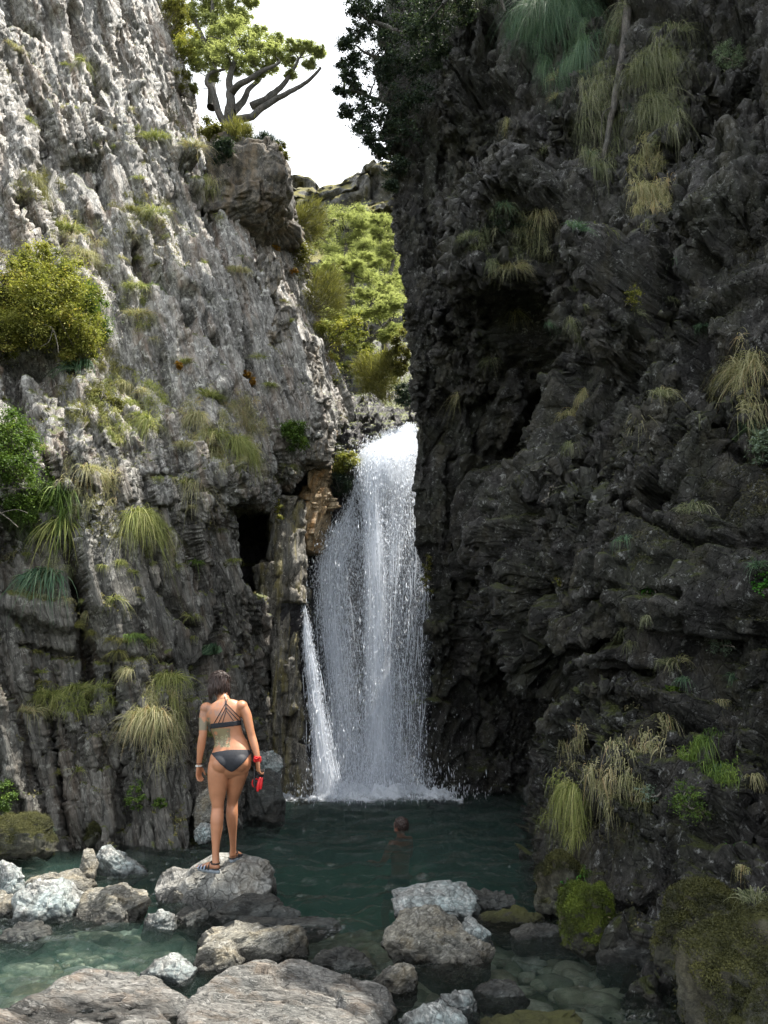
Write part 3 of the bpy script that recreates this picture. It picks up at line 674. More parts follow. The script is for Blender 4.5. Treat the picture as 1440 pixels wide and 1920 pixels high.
boulder(880, 1080, 1895, 1960, 'mossy', 'brown and yellow mossy rock under the bottom edge', 39, .6, kind='rock')
boulder(590, 700, 1775, 1812, 'dark', 'sunken dark rock with riffles between the ledge and the speckled boulder', 40, .5, kind='rock')
# cliff foot rocks
def foot_rock(x0, x1, y0, y1, Y, mat, label, seed, dep=.7, **k):
    c = P((x0 + x1) / 2, (y0 + y1) / 2, Y); w = (x1 - x0) / F * Y / 2; h = (y1 - y0) / F * Y / 2
    v = boulder_mesh(seed, (w, w * dep, h), **k)
    o = mesh_np('rock', v, ICO_F, M_B[mat] if isinstance(mat, str) else mat, smooth=True); o.location = Vector(c)
    if mat in ('mossy', 'bright_moss'): MOSSY.append((o, v, mat))
    return tag(o, label, 'rock')
foot_rock(444, 534, 1452, 1560, 12.0, 'dark', 'smooth black boulder in shadow behind the woman at the cliff foot', 51, .8, cuts=5)
foot_rock(468, 525, 1405, 1475, 12.9, 'white', 'pale block wedged above the black boulder beside the woman', 52, .8, cuts=12)
foot_rock(362, 402, 1475, 1560, 10.6, 'brown', 'tan block standing in the water behind the legs of the woman', 53, .8, cuts=12, corner=4)
foot_rock(366, 398, 1545, 1580, 10.2, 'white', 'small round stone at the water line behind the woman', 54, .9, cuts=5)
foot_rock(160, 190, 1545, 1585, 10.0, 'mossy', 'mossy hump at the water line beside the cliff base', 55, .9)
foot_rock(-40, 110, 1530, 1620, 9.6, 'mossy', 'moss covered ledge at the foot of the sunny cliff', 56, .7)
foot_rock(1055, 1155, 1655, 1790, 6.35, 'bright_moss', 'bright green moss cushion on a stone at the dark cliff foot', 57, .8, cuts=5)
foot_rock(1215, 1420, 1640, 1860, 5.05, 'mossy', 'large brown mossy boulder under the dark cliff', 58, .6, cuts=8)
foot_rock(1290, 1560, 1720, 2000, 4.5, 'mossy', 'rounded olive mossy boulder in the lower corner', 59, .6, cuts=7)
foot_rock(1010, 1100, 1600, 1740, 7.2, 'mossy', 'knobbly brown rock at the tip of the dark cliff foot', 60, .8, cuts=9)
foot_rock(985, 1070, 1435, 1525, 13.2, 'dark', 'rounded dark boulder at the back of the pool recess', 61, .8)
foot_rock(1130, 1260, 1740, 1860, 6.1, 'dark', 'black wet boulder between the moss cushion and mossy boulder', 62, .8)

# big layered ledge across the bottom: separate slabs
def ledge(poly, ztop, thick, label, seed, mat='ledge', slope=(0, 0), zb=None):
    """layered rock slab whose upper outline is poly (pixels at height ztop)"""
    pts = [W(a, b_, ztop) for a, b_ in poly]; c = sum(pts, Vector()) / len(pts)
    n = 440
    pr = np.array([[p.x - c.x, p.y - c.y] for p in pts]); ang = np.arctan2(pr[:, 1], pr[:, 0]); rad = np.hypot(pr[:, 0], pr[:, 1])
    o_ = np.argsort(ang); ang, rad = ang[o_], rad[o_]
    th = np.linspace(-math.pi, math.pi, n, endpoint=False)
    rr = np.interp(th, np.concatenate([ang - 2 * math.pi, ang, ang + 2 * math.pi]), np.tile(rad, 3))
    rings = []
    for t in np.linspace(0, 1, 120)[1:]: rings.append((t * .985, 1.0))
    for t in np.linspace(0, 1, 34)[1:]: rings.append((1 + .05 * math.sin(t * 3) + .03 * t, 1 - t))
    G = []
    for (s, h) in rings:
        G.append(np.stack([np.cos(th) * rr * s, np.sin(th) * rr * s, np.full(n, (h - 1) * thick)], -1))
    G = np.array(G)
    q = np.clip((np.array([s for s, h in rings]) - .80) / .2, 0, 1)[:, None]
    Gz = G + np.array([seed * 3.1, 0, 0])
    # terraces: step heights from slanting bedding planes
    s = (Gz[..., 0] * .35 + Gz[..., 1] * .9 + .3 * fbm(Gz * 1.4, seed, 3)) * 4.5
    step = np.floor(s) + np.clip((s - np.floor(s)) * 5 - 4, 0, 1)
    lift = .05 * (fbm(np.stack([step * .7, step * 0, step * 0], -1), seed + 3, 2)) + .03 * fbm(Gz * .9, seed + 9, 2)
    Gr = Gz @ np.array(Matrix.Rotation(R(-14), 3, 'Z')); Gr = Gr + .12 * np.stack([fbm(Gz * 2, seed + 70, 2), fbm(Gz * 2, seed + 71, 2), 0 * Gz[..., 0]], -1)
    fa, ca = facet(Gr * np.array([1.1, 4.2, 3]), seed + 20, 1.2); fb, cbk = facet(Gr * np.array([4, 15, 9]), seed + 30, 1.2)
    lift = lift + .045 * fa - .035 * np.exp(-ca * 22) + .018 * fb - .010 * np.exp(-cbk * 20) + .005 * fbm(Gz * 24, seed + 40, 3)
    G[..., 2] += .85 * lift * (1 - .3 * (q if True else 0)) - .03 * q ** 2 + G[..., 0] * slope[0] + G[..., 1] * slope[1]
    bed = ridged(np.stack([Gz[..., 0] * .8, Gz[..., 1] * .8, Gz[..., 2] * 22], -1), seed + 60, 2) * .022
    out = np.stack([np.cos(th), np.sin(th), 0 * th], -1)[None]
    G += out * (bed * np.clip((np.array([s_ for s_, h in rings]) - .97) / .03, 0, 1)[:, None])[..., None]
    V = np.concatenate([[[0, 0, float(G[0, :, 2].mean())]], G.reshape(-1, 3)])
    Fq = gridfaces(len(rings), n, True) + 1
    cap = np.stack([np.zeros(n, int), 1 + np.arange(n), 1 + (np.arange(n) + 1) % n], -1)
    o = mesh_np('rock_ledge', V, [cap, Fq[:, ::-1]], M_B[mat], smooth=True); o.location = c
    return tag(o, label, 'rock ledge')
ledge([(345, 1872), (400, 1838), (470, 1812), (560, 1806), (640, 1822), (715, 1838), (735, 1862), (690, 1900), (600, 1912), (520, 1925), (430, 1935), (360, 1905)],
      .12, .45, 'broad pinkish layered rock slab sloping into the stream', 71, slope=(-.03, .03))
ledge([(-60, 1905), (0, 1880), (90, 1850), (150, 1826), (230, 1832), (330, 1858), (372, 1880), (350, 1905), (250, 1925), (100, 1940), (-60, 1960)],
      .05, .45, 'long cracked tan ledge with stepped layers in the bottom corner', 72, slope=(.01, .05))
ledge([(330, 1915), (420, 1892), (520, 1890), (565, 1905), (560, 1960), (450, 1990), (330, 1985)],
      .12, .45, 'blocky grey ledge broken off in front of the pinkish slab', 73)
ledge([(-80, 1950), (60, 1925), (200, 1915), (340, 1915), (380, 1940), (330, 2010), (100, 2040), (-80, 2030)],
      .12, .45, 'dark fractured ledge nearest the camera along the bottom edge', 74)
# ================================================================ THE WATERFALL
def stuff_mat(name, col, rough=.5, trans=.35):
    m = bpy.data.materials.new(name); m.use_nodes = True; nt = m.node_tree
    for n in list(nt.nodes): nt.nodes.remove(n)
    out = nt.nodes.new('ShaderNodeOutputMaterial'); d = nt.nodes.new('ShaderNodeBsdfDiffuse'); t = nt.nodes.new('ShaderNodeBsdfTranslucent')
    d.inputs[0].default_value = (*col, 1); t.inputs[0].default_value = (*col, 1)
    ms = nt.nodes.new('ShaderNodeMixShader'); ms.inputs[0].default_value = trans
    nt.links.new(d.outputs[0], ms.inputs[1]); nt.links.new(t.outputs[0], ms.inputs[2])
    return m, nt, out, ms
M_DROP, nt, out, ms = stuff_mat('falling_drops', (.92, .95, 1.0), trans=.5)
nt.links.new(ms.outputs[0], out.inputs[0])
def veil_mat(name, dens, lo, hi, sx=26, sz=3.2, col=(.90, .94, 1.0)):
    m, nt, out, ms = stuff_mat(name, col, trans=.5)
    t = nt.nodes.new('ShaderNodeTexCoord')
    mp = nt.nodes.new('ShaderNodeMapping'); mp.inputs['Scale'].default_value = (sx, sx, sz); nt.links.new(t.outputs['Object'], mp.inputs[0])
    n1 = noise_node(nt, mp.outputs[0], 1.0, 6, .72, .3)
    mp2 = nt.nodes.new('ShaderNodeMapping'); mp2.inputs['Scale'].default_value = (6, 6, 1.0); nt.links.new(t.outputs['Object'], mp2.inputs[0])
    n2 = noise_node(nt, mp2.outputs[0], 1.0, 3, .6)
    at = nt.nodes.new('ShaderNodeAttribute'); at.attribute_name = 'dens'
    a = math_node(nt, 'ADD', math_node(nt, 'MULTIPLY', n1, .6), math_node(nt, 'MULTIPLY', n2, .4))
    r = nt.nodes.new('ShaderNodeMapRange'); r.inputs[1].default_value = lo; r.inputs[2].default_value = hi; nt.links.new(a, r.inputs[0])
    f = math_node(nt, 'MULTIPLY', r.outputs[0], math_node(nt, 'MULTIPLY', at.outputs['Fac'], dens))
    tr = nt.nodes.new('ShaderNodeBsdfTransparent'); mm = nt.nodes.new('ShaderNodeMixShader')
    nt.links.new(f, mm.inputs[0]); nt.links.new(tr.outputs[0], mm.inputs[1]); nt.links.new(ms.outputs[0], mm.inputs[2])
    nt.links.new(mm.outputs[0], out.inputs[0]); return m
M_CORE = veil_mat('white_water', 1.15, .34, .56)
M_VEIL = veil_mat('water_veil', .75, .34, .68, 20, 1.6)
M_JET = veil_mat('soft_jet', .75, .12, .85, 24, 1.2)
M_MIST = veil_mat('fine_mist', .30, .25, .75, 2.2, 1.0)

fall = empty('waterfall', W(700, 1495), 'tall white waterfall dropping through the gap into the dark pool', 'waterfall')
fall_rng = np.random.default_rng(5)
DROPS = []
STR = MB()
def stream(name, pts, dens=1.0, layers=3, mat=None, drops=4000, spread=1.0, nu=26, nv=150, nstr=260):
    drops = int(drops * 1.7)
    """pts: (px, py, Y, half width px, density)"""
    T = np.array([[*P(a, b, c), d / F * c, e] for a, b, c, d, e in pts])
    C = catmull(T, nv, 0)
    mb = MB(); dn = []
    for L in range(layers):
        u = np.linspace(-1, 1, nu)[None, :]
        off = (L - (layers - 1) / 2) * .55
        bulge = (1 - u ** 2) * off
        wob = .12 * fbm(np.stack([u * 3 + 0 * C[:, :1], C[:, 2:3] * .9 + 0 * u, 0 * u + L * 9.1 + 0 * C[:, :1]], -1), 600 + L, 3)
        X = C[:, 0:1] + C[:, 3:4] * (u + wob * .35)
        Yv = C[:, 1:2] - C[:, 3:4] * bulge + .35 * wob * np.minimum(C[:, 3:4], .4)
        Z = C[:, 2:3] + 0 * u
        mb.add(np.stack([X, Yv, Z], -1).reshape(-1, 3), gridfaces(nv, nu))
        dn.append((C[:, 4:5] * np.clip(1 - u ** 2, 0, 1) ** 1.1).ravel())
    mb.build(name, mat, fall, attrs={'dens': np.concatenate(dn)})
    # ropes and threads of water that follow the stream
    ns = int(nstr * (1 if name != 'mist' else 0))
    for _ in range(ns):
        t0 = fall_rng.random() ** .8 * .9; ln_ = fall_rng.uniform(.05, .22); k_ = (np.linspace(t0, min(1, t0 + ln_), 9) * (nv - 1)).astype(int); cc_ = C[k_]
        if cc_[:, 4].mean() * 1.4 < fall_rng.random(): continue
        ph = fall_rng.uniform(0, 99); du_ = fall_rng.normal(0, .45); dv_ = fall_rng.normal(0, .5)
        pth = cc_[:, :3].copy(); wv = vnoise(np.stack([pth[:, 2] * 2 + ph, 0 * pth[:, 2], 0 * pth[:, 2]], -1), 660)
        pth[:, 0] += cc_[:, 3] * (du_ + .10 * wv); pth[:, 1] += np.minimum(cc_[:, 3], .4) * dv_ - .03
        STR.tube(pth, np.array([.0008, .4, .8, 1, 1, .9, .7, .4, .05]) * fall_rng.uniform(.0022, .0075), 4)
    # drops
    t = fall_rng.random(drops); i = t * (nv - 1); i0 = np.floor(i).astype(int).clip(0, nv - 2); fr = (i - i0)[:, None]
    c = C[i0] * (1 - fr) + C[i0 + 1] * fr
    keep = fall_rng.random(drops) < np.clip(c[:, 4] * 1.3, .12, 1)
    c = c[keep]; n = len(c)
    p = c[:, :3].copy()
    p[:, 0] += fall_rng.normal(0, .55, n) * c[:, 3] * spread; p[:, 1] += fall_rng.normal(0, .5, n) * np.minimum(c[:, 3], .5)
    p[:, 2] += fall_rng.normal(0, .05, n)
    DROPS.append(p)
# main column
stream('main_stream', [(752, 812, 16.6, 22, .9), (738, 826, 16.1, 34, 1.0), (716, 846, 15.6, 42, 1.0), (702, 872, 15.2, 34, 1.0), (696, 910, 15.0, 22, 1.0), (697, 960, 14.9, 19, .95),
        (702, 1040, 14.8, 22, .75), (706, 1150, 14.75, 26, .68), (710, 1280, 14.7, 30, .60), (712, 1400, 14.7, 36, .65), (714, 1497, 14.7, 46, .8)], 1, 4, M_CORE, 15000, 1.1)
stream('lip_apron', [(768, 800, 17.0, 10, 1.0), (757, 815, 16.5, 20, 1.0), (742, 834, 15.9, 34, 1.0), (730, 856, 15.45, 46, 1.0), (722, 890, 15.2, 48, .7), (718, 930, 15.1, 44, .28), (716, 980, 15.0, 40, .12), (716, 1060, 14.95, 40, .04)], 1, 4, M_CORE, 9000, 1.0)
# broad upper apron curving right
stream('side_stream', [(770, 815, 16.3, 14, .9), (766, 850, 15.7, 30, .95), (756, 890, 15.4, 36, .75), (750, 930, 15.2, 30, .4), (744, 985, 15.0, 22, .3), (738, 1060, 14.9, 20, .2),
        (734, 1200, 14.85, 22, .16), (734, 1350, 14.8, 24, .18), (735, 1495, 14.8, 34, .45)], 1, 3, M_CORE, 9000, 1.2)
stream('right_veil', [(775, 900, 15.2, 22, .25), (774, 960, 15.1, 30, .22), (778, 1060, 15.0, 34, .36), (776, 1150, 14.9, 38, .26), (764, 1280, 14.85, 44, .22), (757, 1400, 14.8, 46, .25), (755, 1495, 14.8, 48, .45)],
       1, 3, M_VEIL, 11000, 1.1)
stream('left_veil', [(676, 890, 15.3, 8, .15), (658, 960, 15.2, 20, .25), (640, 1010, 15.1, 34, .6), (626, 1070, 15.0, 32, .75), (628, 1150, 14.9, 34, .65), (640, 1260, 14.85, 38, .42), (648, 1380, 14.8, 42, .38), (650, 1495, 14.8, 52, .75)],
       1, 3, M_VEIL, 15000, 1.1)
stream('left_stream', [(612, 1040, 15.1, 8, .35), (614, 1080, 15.0, 12, .85), (618, 1150, 14.95, 16, .9), (628, 1240, 14.9, 20, .6), (640, 1340, 14.9, 26, .4), (646, 1490, 14.85, 36, .5)], 1, 3, M_CORE, 4000, 1.2)
stream('jet', [(563, 1098, 14.5, 4, .9), (570, 1150, 14.4, 7, 1.3), (581, 1230, 14.3, 11, 1.4), (593, 1320, 14.2, 15, 1.3), (603, 1400, 14.15, 20, 1.1), (616, 1500, 14.1, 32, 1.0)], 1, 4, M_JET, 5000, 1.0)
stream('mist', [(690, 1000, 15.0, 80, .30), (690, 1100, 14.9, 105, .42), (690, 1250, 14.8, 105, .42), (690, 1380, 14.7, 110, .55), (690, 1450, 14.5, 118, .8), (690, 1503, 14.4, 124, 1.0)], 1, 3, M_MIST, 9000, 1.0, nu=40)
# splash drops thrown at the foot
n = 6000; r = np.abs(fall_rng.normal(0, 1, n)); a = fall_rng.uniform(0, 2 * math.pi, n)
c0 = np.array(W(690, 1498)); sp_ = np.stack([c0[0] + 1.05 * fall_rng.normal(0, .62, n) * 1.2, c0[1] + .1 + .35 * fall_rng.normal(0, 1, n), np.abs(fall_rng.normal(0, .16, n))], -1)
DROPS.append(sp_)
tag(STR.build('strands', M_DROP, fall), kind='stuff')
D = np.concatenate(DROPS); D = D[D[:, 2] > .0]
n = len(D)
OCT = np.array([[1, 0, 0], [0, 1, 0], [-1, 0, 0], [0, -1, 0], [0, 0, 1], [0, 0, -1]], float)
OF = np.array([[0, 1, 4], [1, 2, 4], [2, 3, 4], [3, 0, 4], [1, 0, 5], [2, 1, 5], [3, 2, 5], [0, 3, 5]])
rad = fall_rng.lognormal(math.log(.0036), .45, n).clip(.0015, .011); ln = rad * fall_rng.uniform(2.0, 8, n)
slant = fall_rng.normal(0, .10, (n, 2))
V = OCT[None] * np.stack([rad, rad, ln], -1)[:, None]
V[..., 0] += V[..., 2] * slant[:, 0:1]; V[..., 1] += V[..., 2] * slant[:, 1:2]
V = V + D[:, None]
dr = mesh_np('drops', V.reshape(-1, 3), (OF[None] + 6 * np.arange(n)[:, None, None]).reshape(-1, 3), M_DROP, fall)
tag(dr, kind='stuff')
# foam where it lands: lumpy low froth on the pool
fx, fy = np.meshgrid(np.linspace(-1, 1, 220), np.linspace(-1, 1, 120))
c0 = np.array(W(695, 1497))
rr = np.sqrt(fx ** 2 + fy ** 2)
Gf = np.stack([c0[0] + fx * 1.55, c0[1] + .05 + fy * .95, 0 * fx], -1)
ed = 1 - rr + .35 * fbm(Gf * 2.2, 640, 4)
Gf[..., 2] = .045 + .17 * np.clip(ed, -.4, .8) * (1 + .6 * fbm(Gf * 7, 645, 4)) + .03 * fbm(Gf * 16, 648, 2)
mb = MB(); mb.add(Gf.reshape(-1, 3), gridfaces(120, 220))
M_FOAM = veil_mat('foam', 2.4, .24, .56, 14, 14)
mb.build('foam', M_FOAM, fall, attrs={'dens': np.clip(ed * 1.6, 0, 1).ravel()})
# ================================================================ PLANTS
_A = {}
for key, G in (('L', GL), ('R', GR), ('B', GB)):
    v = G.reshape(-1, 3); n = grid_normals(blur(G.copy(), 10)).reshape(-1, 3)
    x, y, d = proj(v); ok = (d > .5) & (x > -80) & (x < 1520) & (y > -80) & (y < 2000)
    v, n, x, y, d = v[ok], n[ok], x[ok], y[ok], d[ok]
    tc_ = -v + np.array([0, 0, CAMZ]); n = n * np.sign(np.sum(n * tc_, 1))[:, None]
    _A[key] = (v, n, x, y, d)
def anchor(key, px, py, r=7):
    v, n, x, y, d = _A[key]
    m = (np.abs(x - px) < r) & (np.abs(y - py) < r)
    while not m.any():
        r *= 1.7; m = (np.abs(x - px) < r) & (np.abs(y - py) < r)
    i = np.flatnonzero(m); j = i[np.argmin(d[i])]
    near = i[d[i] < d[j] + .5]; k = near[np.argmin((x[near] - px) ** 2 + (y[near] - py) ** 2)]
    return v[k], n[k]

def plant_mat(name, stops, trans=.35, rough=.6, sat=1.0):
    m = bpy.data.materials.new(name); m.use_nodes = True; nt = m.node_tree
    for n in list(nt.nodes): nt.nodes.remove(n)
    out = nt.nodes.new('ShaderNodeOutputMaterial')
    at = nt.nodes.new('ShaderNodeAttribute'); at.attribute_name = 'tint'
    c = ramp(nt, at.outputs['Fac'], stops)
    p = nt.nodes.new('ShaderNodeBsdfPrincipled'); p.inputs['Roughness'].default_value = rough; p.inputs['Specular IOR Level'].default_value = .25
    t = nt.nodes.new('ShaderNodeBsdfTranslucent')
    nt.links.new(c, p.inputs['Base Color']); nt.links.new(mix(nt, 1.0, c, (1.25, 1.3, .75), 'MULTIPLY'), t.inputs[0])
    ms = nt.nodes.new('ShaderNodeMixShader'); ms.inputs[0].default_value = trans
    nt.links.new(p.outputs[0], ms.inputs[1]); nt.links.new(t.outputs[0], ms.inputs[2]); nt.links.new(ms.outputs[0], out.inputs[0])
    return m
PM = {
 'yellow': plant_mat('yellow_green_leaves', [(0, (.06, .075, .025)), (.4, (.21, .225, .055)), (.8, (.42, .41, .12)), (1, (.42, .31, .10))]),
 'green': plant_mat('fresh_green_leaves', [(0, (.04, .07, .02)), (.5, (.10, .17, .035)), (1, (.20, .27, .06))]),
 'beech': plant_mat('beech_leaves', [(0, (.13, .15, .08)), (.45, (.28, .31, .15)), (1, (.47, .49, .28))], .45),
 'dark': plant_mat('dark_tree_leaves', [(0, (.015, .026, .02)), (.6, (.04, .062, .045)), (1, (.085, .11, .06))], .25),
 'olive': plant_mat('olive_heath_leaves', [(0, (.06, .065, .02)), (.5, (.15, .15, .045)), (1, (.28, .26, .09))]),
 'straw': plant_mat('straw_grass', [(0, (.12, .135, .06)), (.4, (.30, .295, .15)), (.8, (.50, .46, .29)), (1, (.42, .30, .16))]),
 'grass': plant_mat('tussock_grass', [(0, (.08, .11, .03)), (.5, (.24, .27, .08)), (1, (.48, .46, .20))]),
 'blue': plant_mat('blue_green_grass', [(0, (.04, .09, .055)), (.5, (.10, .18, .11)), (1, (.24, .32, .20))]),
 'shade': plant_mat('shade_grass', [(0, (.07, .09, .045)), (.5, (.17, .19, .10)), (1, (.36, .355, .24))]),
 'orange': plant_mat('orange_cushion', [(0, (.20, .10, .02)), (.5, (.36, .19, .03)), (1, (.42, .30, .08))]),
 'silver': plant_mat('silver_green_leaves', [(0, (.10, .14, .10)), (1, (.30, .38, .30))]),
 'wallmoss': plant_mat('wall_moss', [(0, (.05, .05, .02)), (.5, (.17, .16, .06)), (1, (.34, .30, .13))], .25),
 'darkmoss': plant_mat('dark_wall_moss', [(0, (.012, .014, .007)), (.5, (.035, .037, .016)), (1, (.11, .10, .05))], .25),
 'moss': plant_mat('brown_moss', [(0, (.02, .022, .008)), (.5, (.05, .052, .016)), (1, (.12, .115, .035))], .2),
 'brightmoss': plant_mat('green_moss', [(0, (.03, .04, .006)), (.5, (.08, .11, .014)), (1, (.17, .21, .03))], .2),
 'bright': plant_mat('bright_green_leaves', [(0, (.03, .13, .02)), (1, (.12, .34, .05))]),
}
M_BARK = rock_mat('grey_bark', (.06, .05, .045), (.16, .145, .13), (.3, .3, .28), .25, scale=4, stretch=(1.5, 1.5, .4), bump=.8, rough=.85, bumpdist=.02)
M_TWIG = rock_mat('pale_twigs', (.12, .10, .08), (.30, .27, .23), (.4, .4, .38), .2, scale=8, bump=.3, rough=.8)

def unit(v): return v / (np.linalg.norm(v, axis=-1, keepdims=True) + 1e-9)
def leaf_quads(rng, C, size, up=.6, aspect=.5, tint=None, out=None):
    n = len(C)
    nrm = rng.normal(size=(n, 3)); nrm[:, 2] = np.abs(nrm[:, 2]) + up * 2
    if out is not None: nrm = nrm + out * .8
    nrm = unit(nrm)
    d = unit(np.cross(nrm, rng.normal(size=(n, 3)))); s = np.cross(nrm, d)
    L = (size * rng.uniform(.6, 1.35, n))[:, None] * .5; Wd = L * aspect
    q = np.stack([C - d * L, C + s * Wd, C + d * L, C - s * Wd], 1)
    f = (np.arange(n) * 4)[:, None] + np.arange(4)[None]
    t = rng.random(n) if tint is None else np.clip(tint, 0, 1)
    return q.reshape(-1, 3), f, np.repeat(t, 4)
def blades(rng, roots, dirs, L, width, droop, tint, seg=5, curl=.25):
    n = len(roots); t = np.linspace(0, 1, seg + 1)
    L = L * rng.uniform(.3, 1.15, n) ** .8
    side = unit(np.cross(dirs, rng.normal(size=(n, 3)) * .4 + np.array([0, -1.0, 0.2])))
    bend = rng.normal(size=(n, 3)) * curl
    pts = []
    for k in t:
        p = roots + dirs * (L * k)[:, None] * (1 - .3 * k * droop) + bend * (L * k * k)[:, None] * .6
        p[:, 2] -= L * droop * k * k
        w = width * (1 - k) ** .7 + .0006
        pts.append(np.stack([p - side * w / 2, p + side * w / 2], 1))
    V = np.stack(pts, 1).reshape(n, -1, 3)       # n, (seg+1)*2
    base = np.arange(seg)[:, None] * 2 + np.array([0, 1, 3, 2])[None]
    Fq = (np.arange(n) * (seg + 1) * 2)[:, None, None] + base[None]
    return V.reshape(-1, 3), Fq.reshape(-1, 4), np.repeat(tint, (seg + 1) * 2)
NPL = [0]
def tuft(key, px, py, w, h, mat, label, n=160, droop=1.0, wid=.006, name='grass_tuft', cat='grass tuft', spreadz=.5, group=None, outw=.9):
    """a clump of blades that covers about w x h photo pixels from its root at (px, py)"""
    NPL[0] += 1; rng = np.random.default_rng(9000 + NPL[0])
    p, nm = anchor(key, px, py); s = p[1] / F * 1.06; kk = 1.2 if key == 'L' and w > 34 and h < 70 else .9 if h > 80 and droop < 1.45 else 1.0; Wm, Hm = w * s * 1.2 * kk, h * s * kk * (1.15 if droop < 1.45 else .85); n = int(n * (1.7 if droop < 1.45 else 1.1))
    t1 = unit(np.cross(nm, [0, 0, 1.0])); t2 = np.cross(nm, t1)
    a = rng.uniform(0, 2 * math.pi, n); r = np.sqrt(rng.random(n))
    p = p + nm * .04; roots = p + t1 * (np.cos(a) * r * Wm * .28)[:, None] + t2 * (np.sin(a) * r * Hm * .22 * spreadz)[:, None] - nm * .03
    roots += nm * (1 - r[:, None] ** 2) * Wm * .06
    sw = rng.normal(0, .25, 3); dirs = unit(nm * outw * rng.uniform(.5, 1.2) + np.array([0, 0, rng.uniform(.6, 1.3)]) + sw + t1 * (np.cos(a) * r * 1.7)[:, None] + rng.normal(size=(n, 3)) * .5)
    droop = droop * rng.uniform(.7, 1.1, n)[:, None] if False else droop * rng.uniform(.75, 1.05)
    tint = np.clip(rng.normal(.5, .28, n), 0, 1)
    V, Fq, T = blades(rng, roots, dirs, Hm * .85, wid, droop, tint)
    o = mesh_np(name, V, Fq, PM[mat], None, False, {'tint': T})
    tag(o, label, cat, group); return o
def clumps(rng, C, Rad, npc, flat, size, up, tintbase=None, aspect=.5):
    """leaves gathered round clump centres"""
    k = len(C); d = unit(rng.normal(size=(k * npc, 3))); rr = np.abs(rng.normal(0, .62, k * npc))
    R_ = np.repeat(Rad, npc)
    off = d * (rr * R_)[:, None]; off[:, 2] *= flat
    Cc = np.repeat(C, npc, 0) + off
    tb = np.repeat(rng.uniform(.15, .75, k) if tintbase is None else tintbase, npc) + rng.normal(0, .16, k * npc)
    return leaf_quads(rng, Cc, size, up, aspect, tb, out=d)
def shrub(key, px, py, w, h, mat, label, n=3500, size=.035, nc=30, depth=.6, Y=None, stems=True, flat=.8, name='shrub', cat='shrub', up=.5, aspect=.5, group=None, spiky=False):
    NPL[0] += 1; rng = np.random.default_rng(9000 + NPL[0])
    if Y is None: p, nm = anchor(key, px, py)
    else: p = P(px, py, Y); nm = np.array([0, -1.0, 0])
    s = p[1] / F * 1.06; a, c = w * s * .58, h * s * .58; b = min(a, c) * depth * 1.2; n = int(n * 1.5)
    d = unit(rng.normal(size=(nc, 3))); rr = rng.random(nc) ** .4
    C = p + nm * b * .85 + d * rr[:, None] * np.array([a * .8, b, c * .8])
    Rad = rng.uniform(.22, .42, nc) * min(a, c)
    root = empty(name, p, label, cat, group)
    mb = MB()
    base = p - nm * .12 - np.array([0, 0, c * .5])
    for i in range(0, nc, 1 if stems else 3):
        mid = base * .5 + C[i] * .5 + rng.normal(0, .05, 3)
        mb.tube(np.array([base + rng.normal(0, .03, 3), mid, C[i]]), [.012, .008, .003], 5)
    mb.build('stem', M_TWIG, root)
    if spiky:
        m = n // 3; ci = rng.integers(0, nc, m)
        roots = C[ci] + rng.normal(size=(m, 3)) * (Rad[ci] * .5)[:, None]
        dirs = unit(unit(C[ci] - p + 1e-4) * .6 + nm * .3 + np.array([0, 0, .7]) + rng.normal(size=(m, 3)) * .5)
        V, Fq, T = blades(rng, roots, dirs, min(a, c) * .55, size * .22, .25, np.clip(rng.normal(.5, .25, m), 0, 1), 3)
    else:
        V, Fq, T = clumps(rng, C, Rad, n // nc, flat, size, up, aspect=aspect)
    o = mesh_np('foliage', V, Fq, PM[mat], root, False, {'tint': T})
    return root
def limb_path(rng, a, b, wig=.1, n=7):
    t = np.linspace(0, 1, n)[:, None]; L = np.linalg.norm(b - a)
    p = a * (1 - t) + b * t; w = fbm(np.concatenate([p * 1.5, ], 0) + rng.uniform(0, 50), 77, 3)[:, None] * rng.normal(size=3)[None]
    return p + w * wig * L * np.sin(t * math.pi)
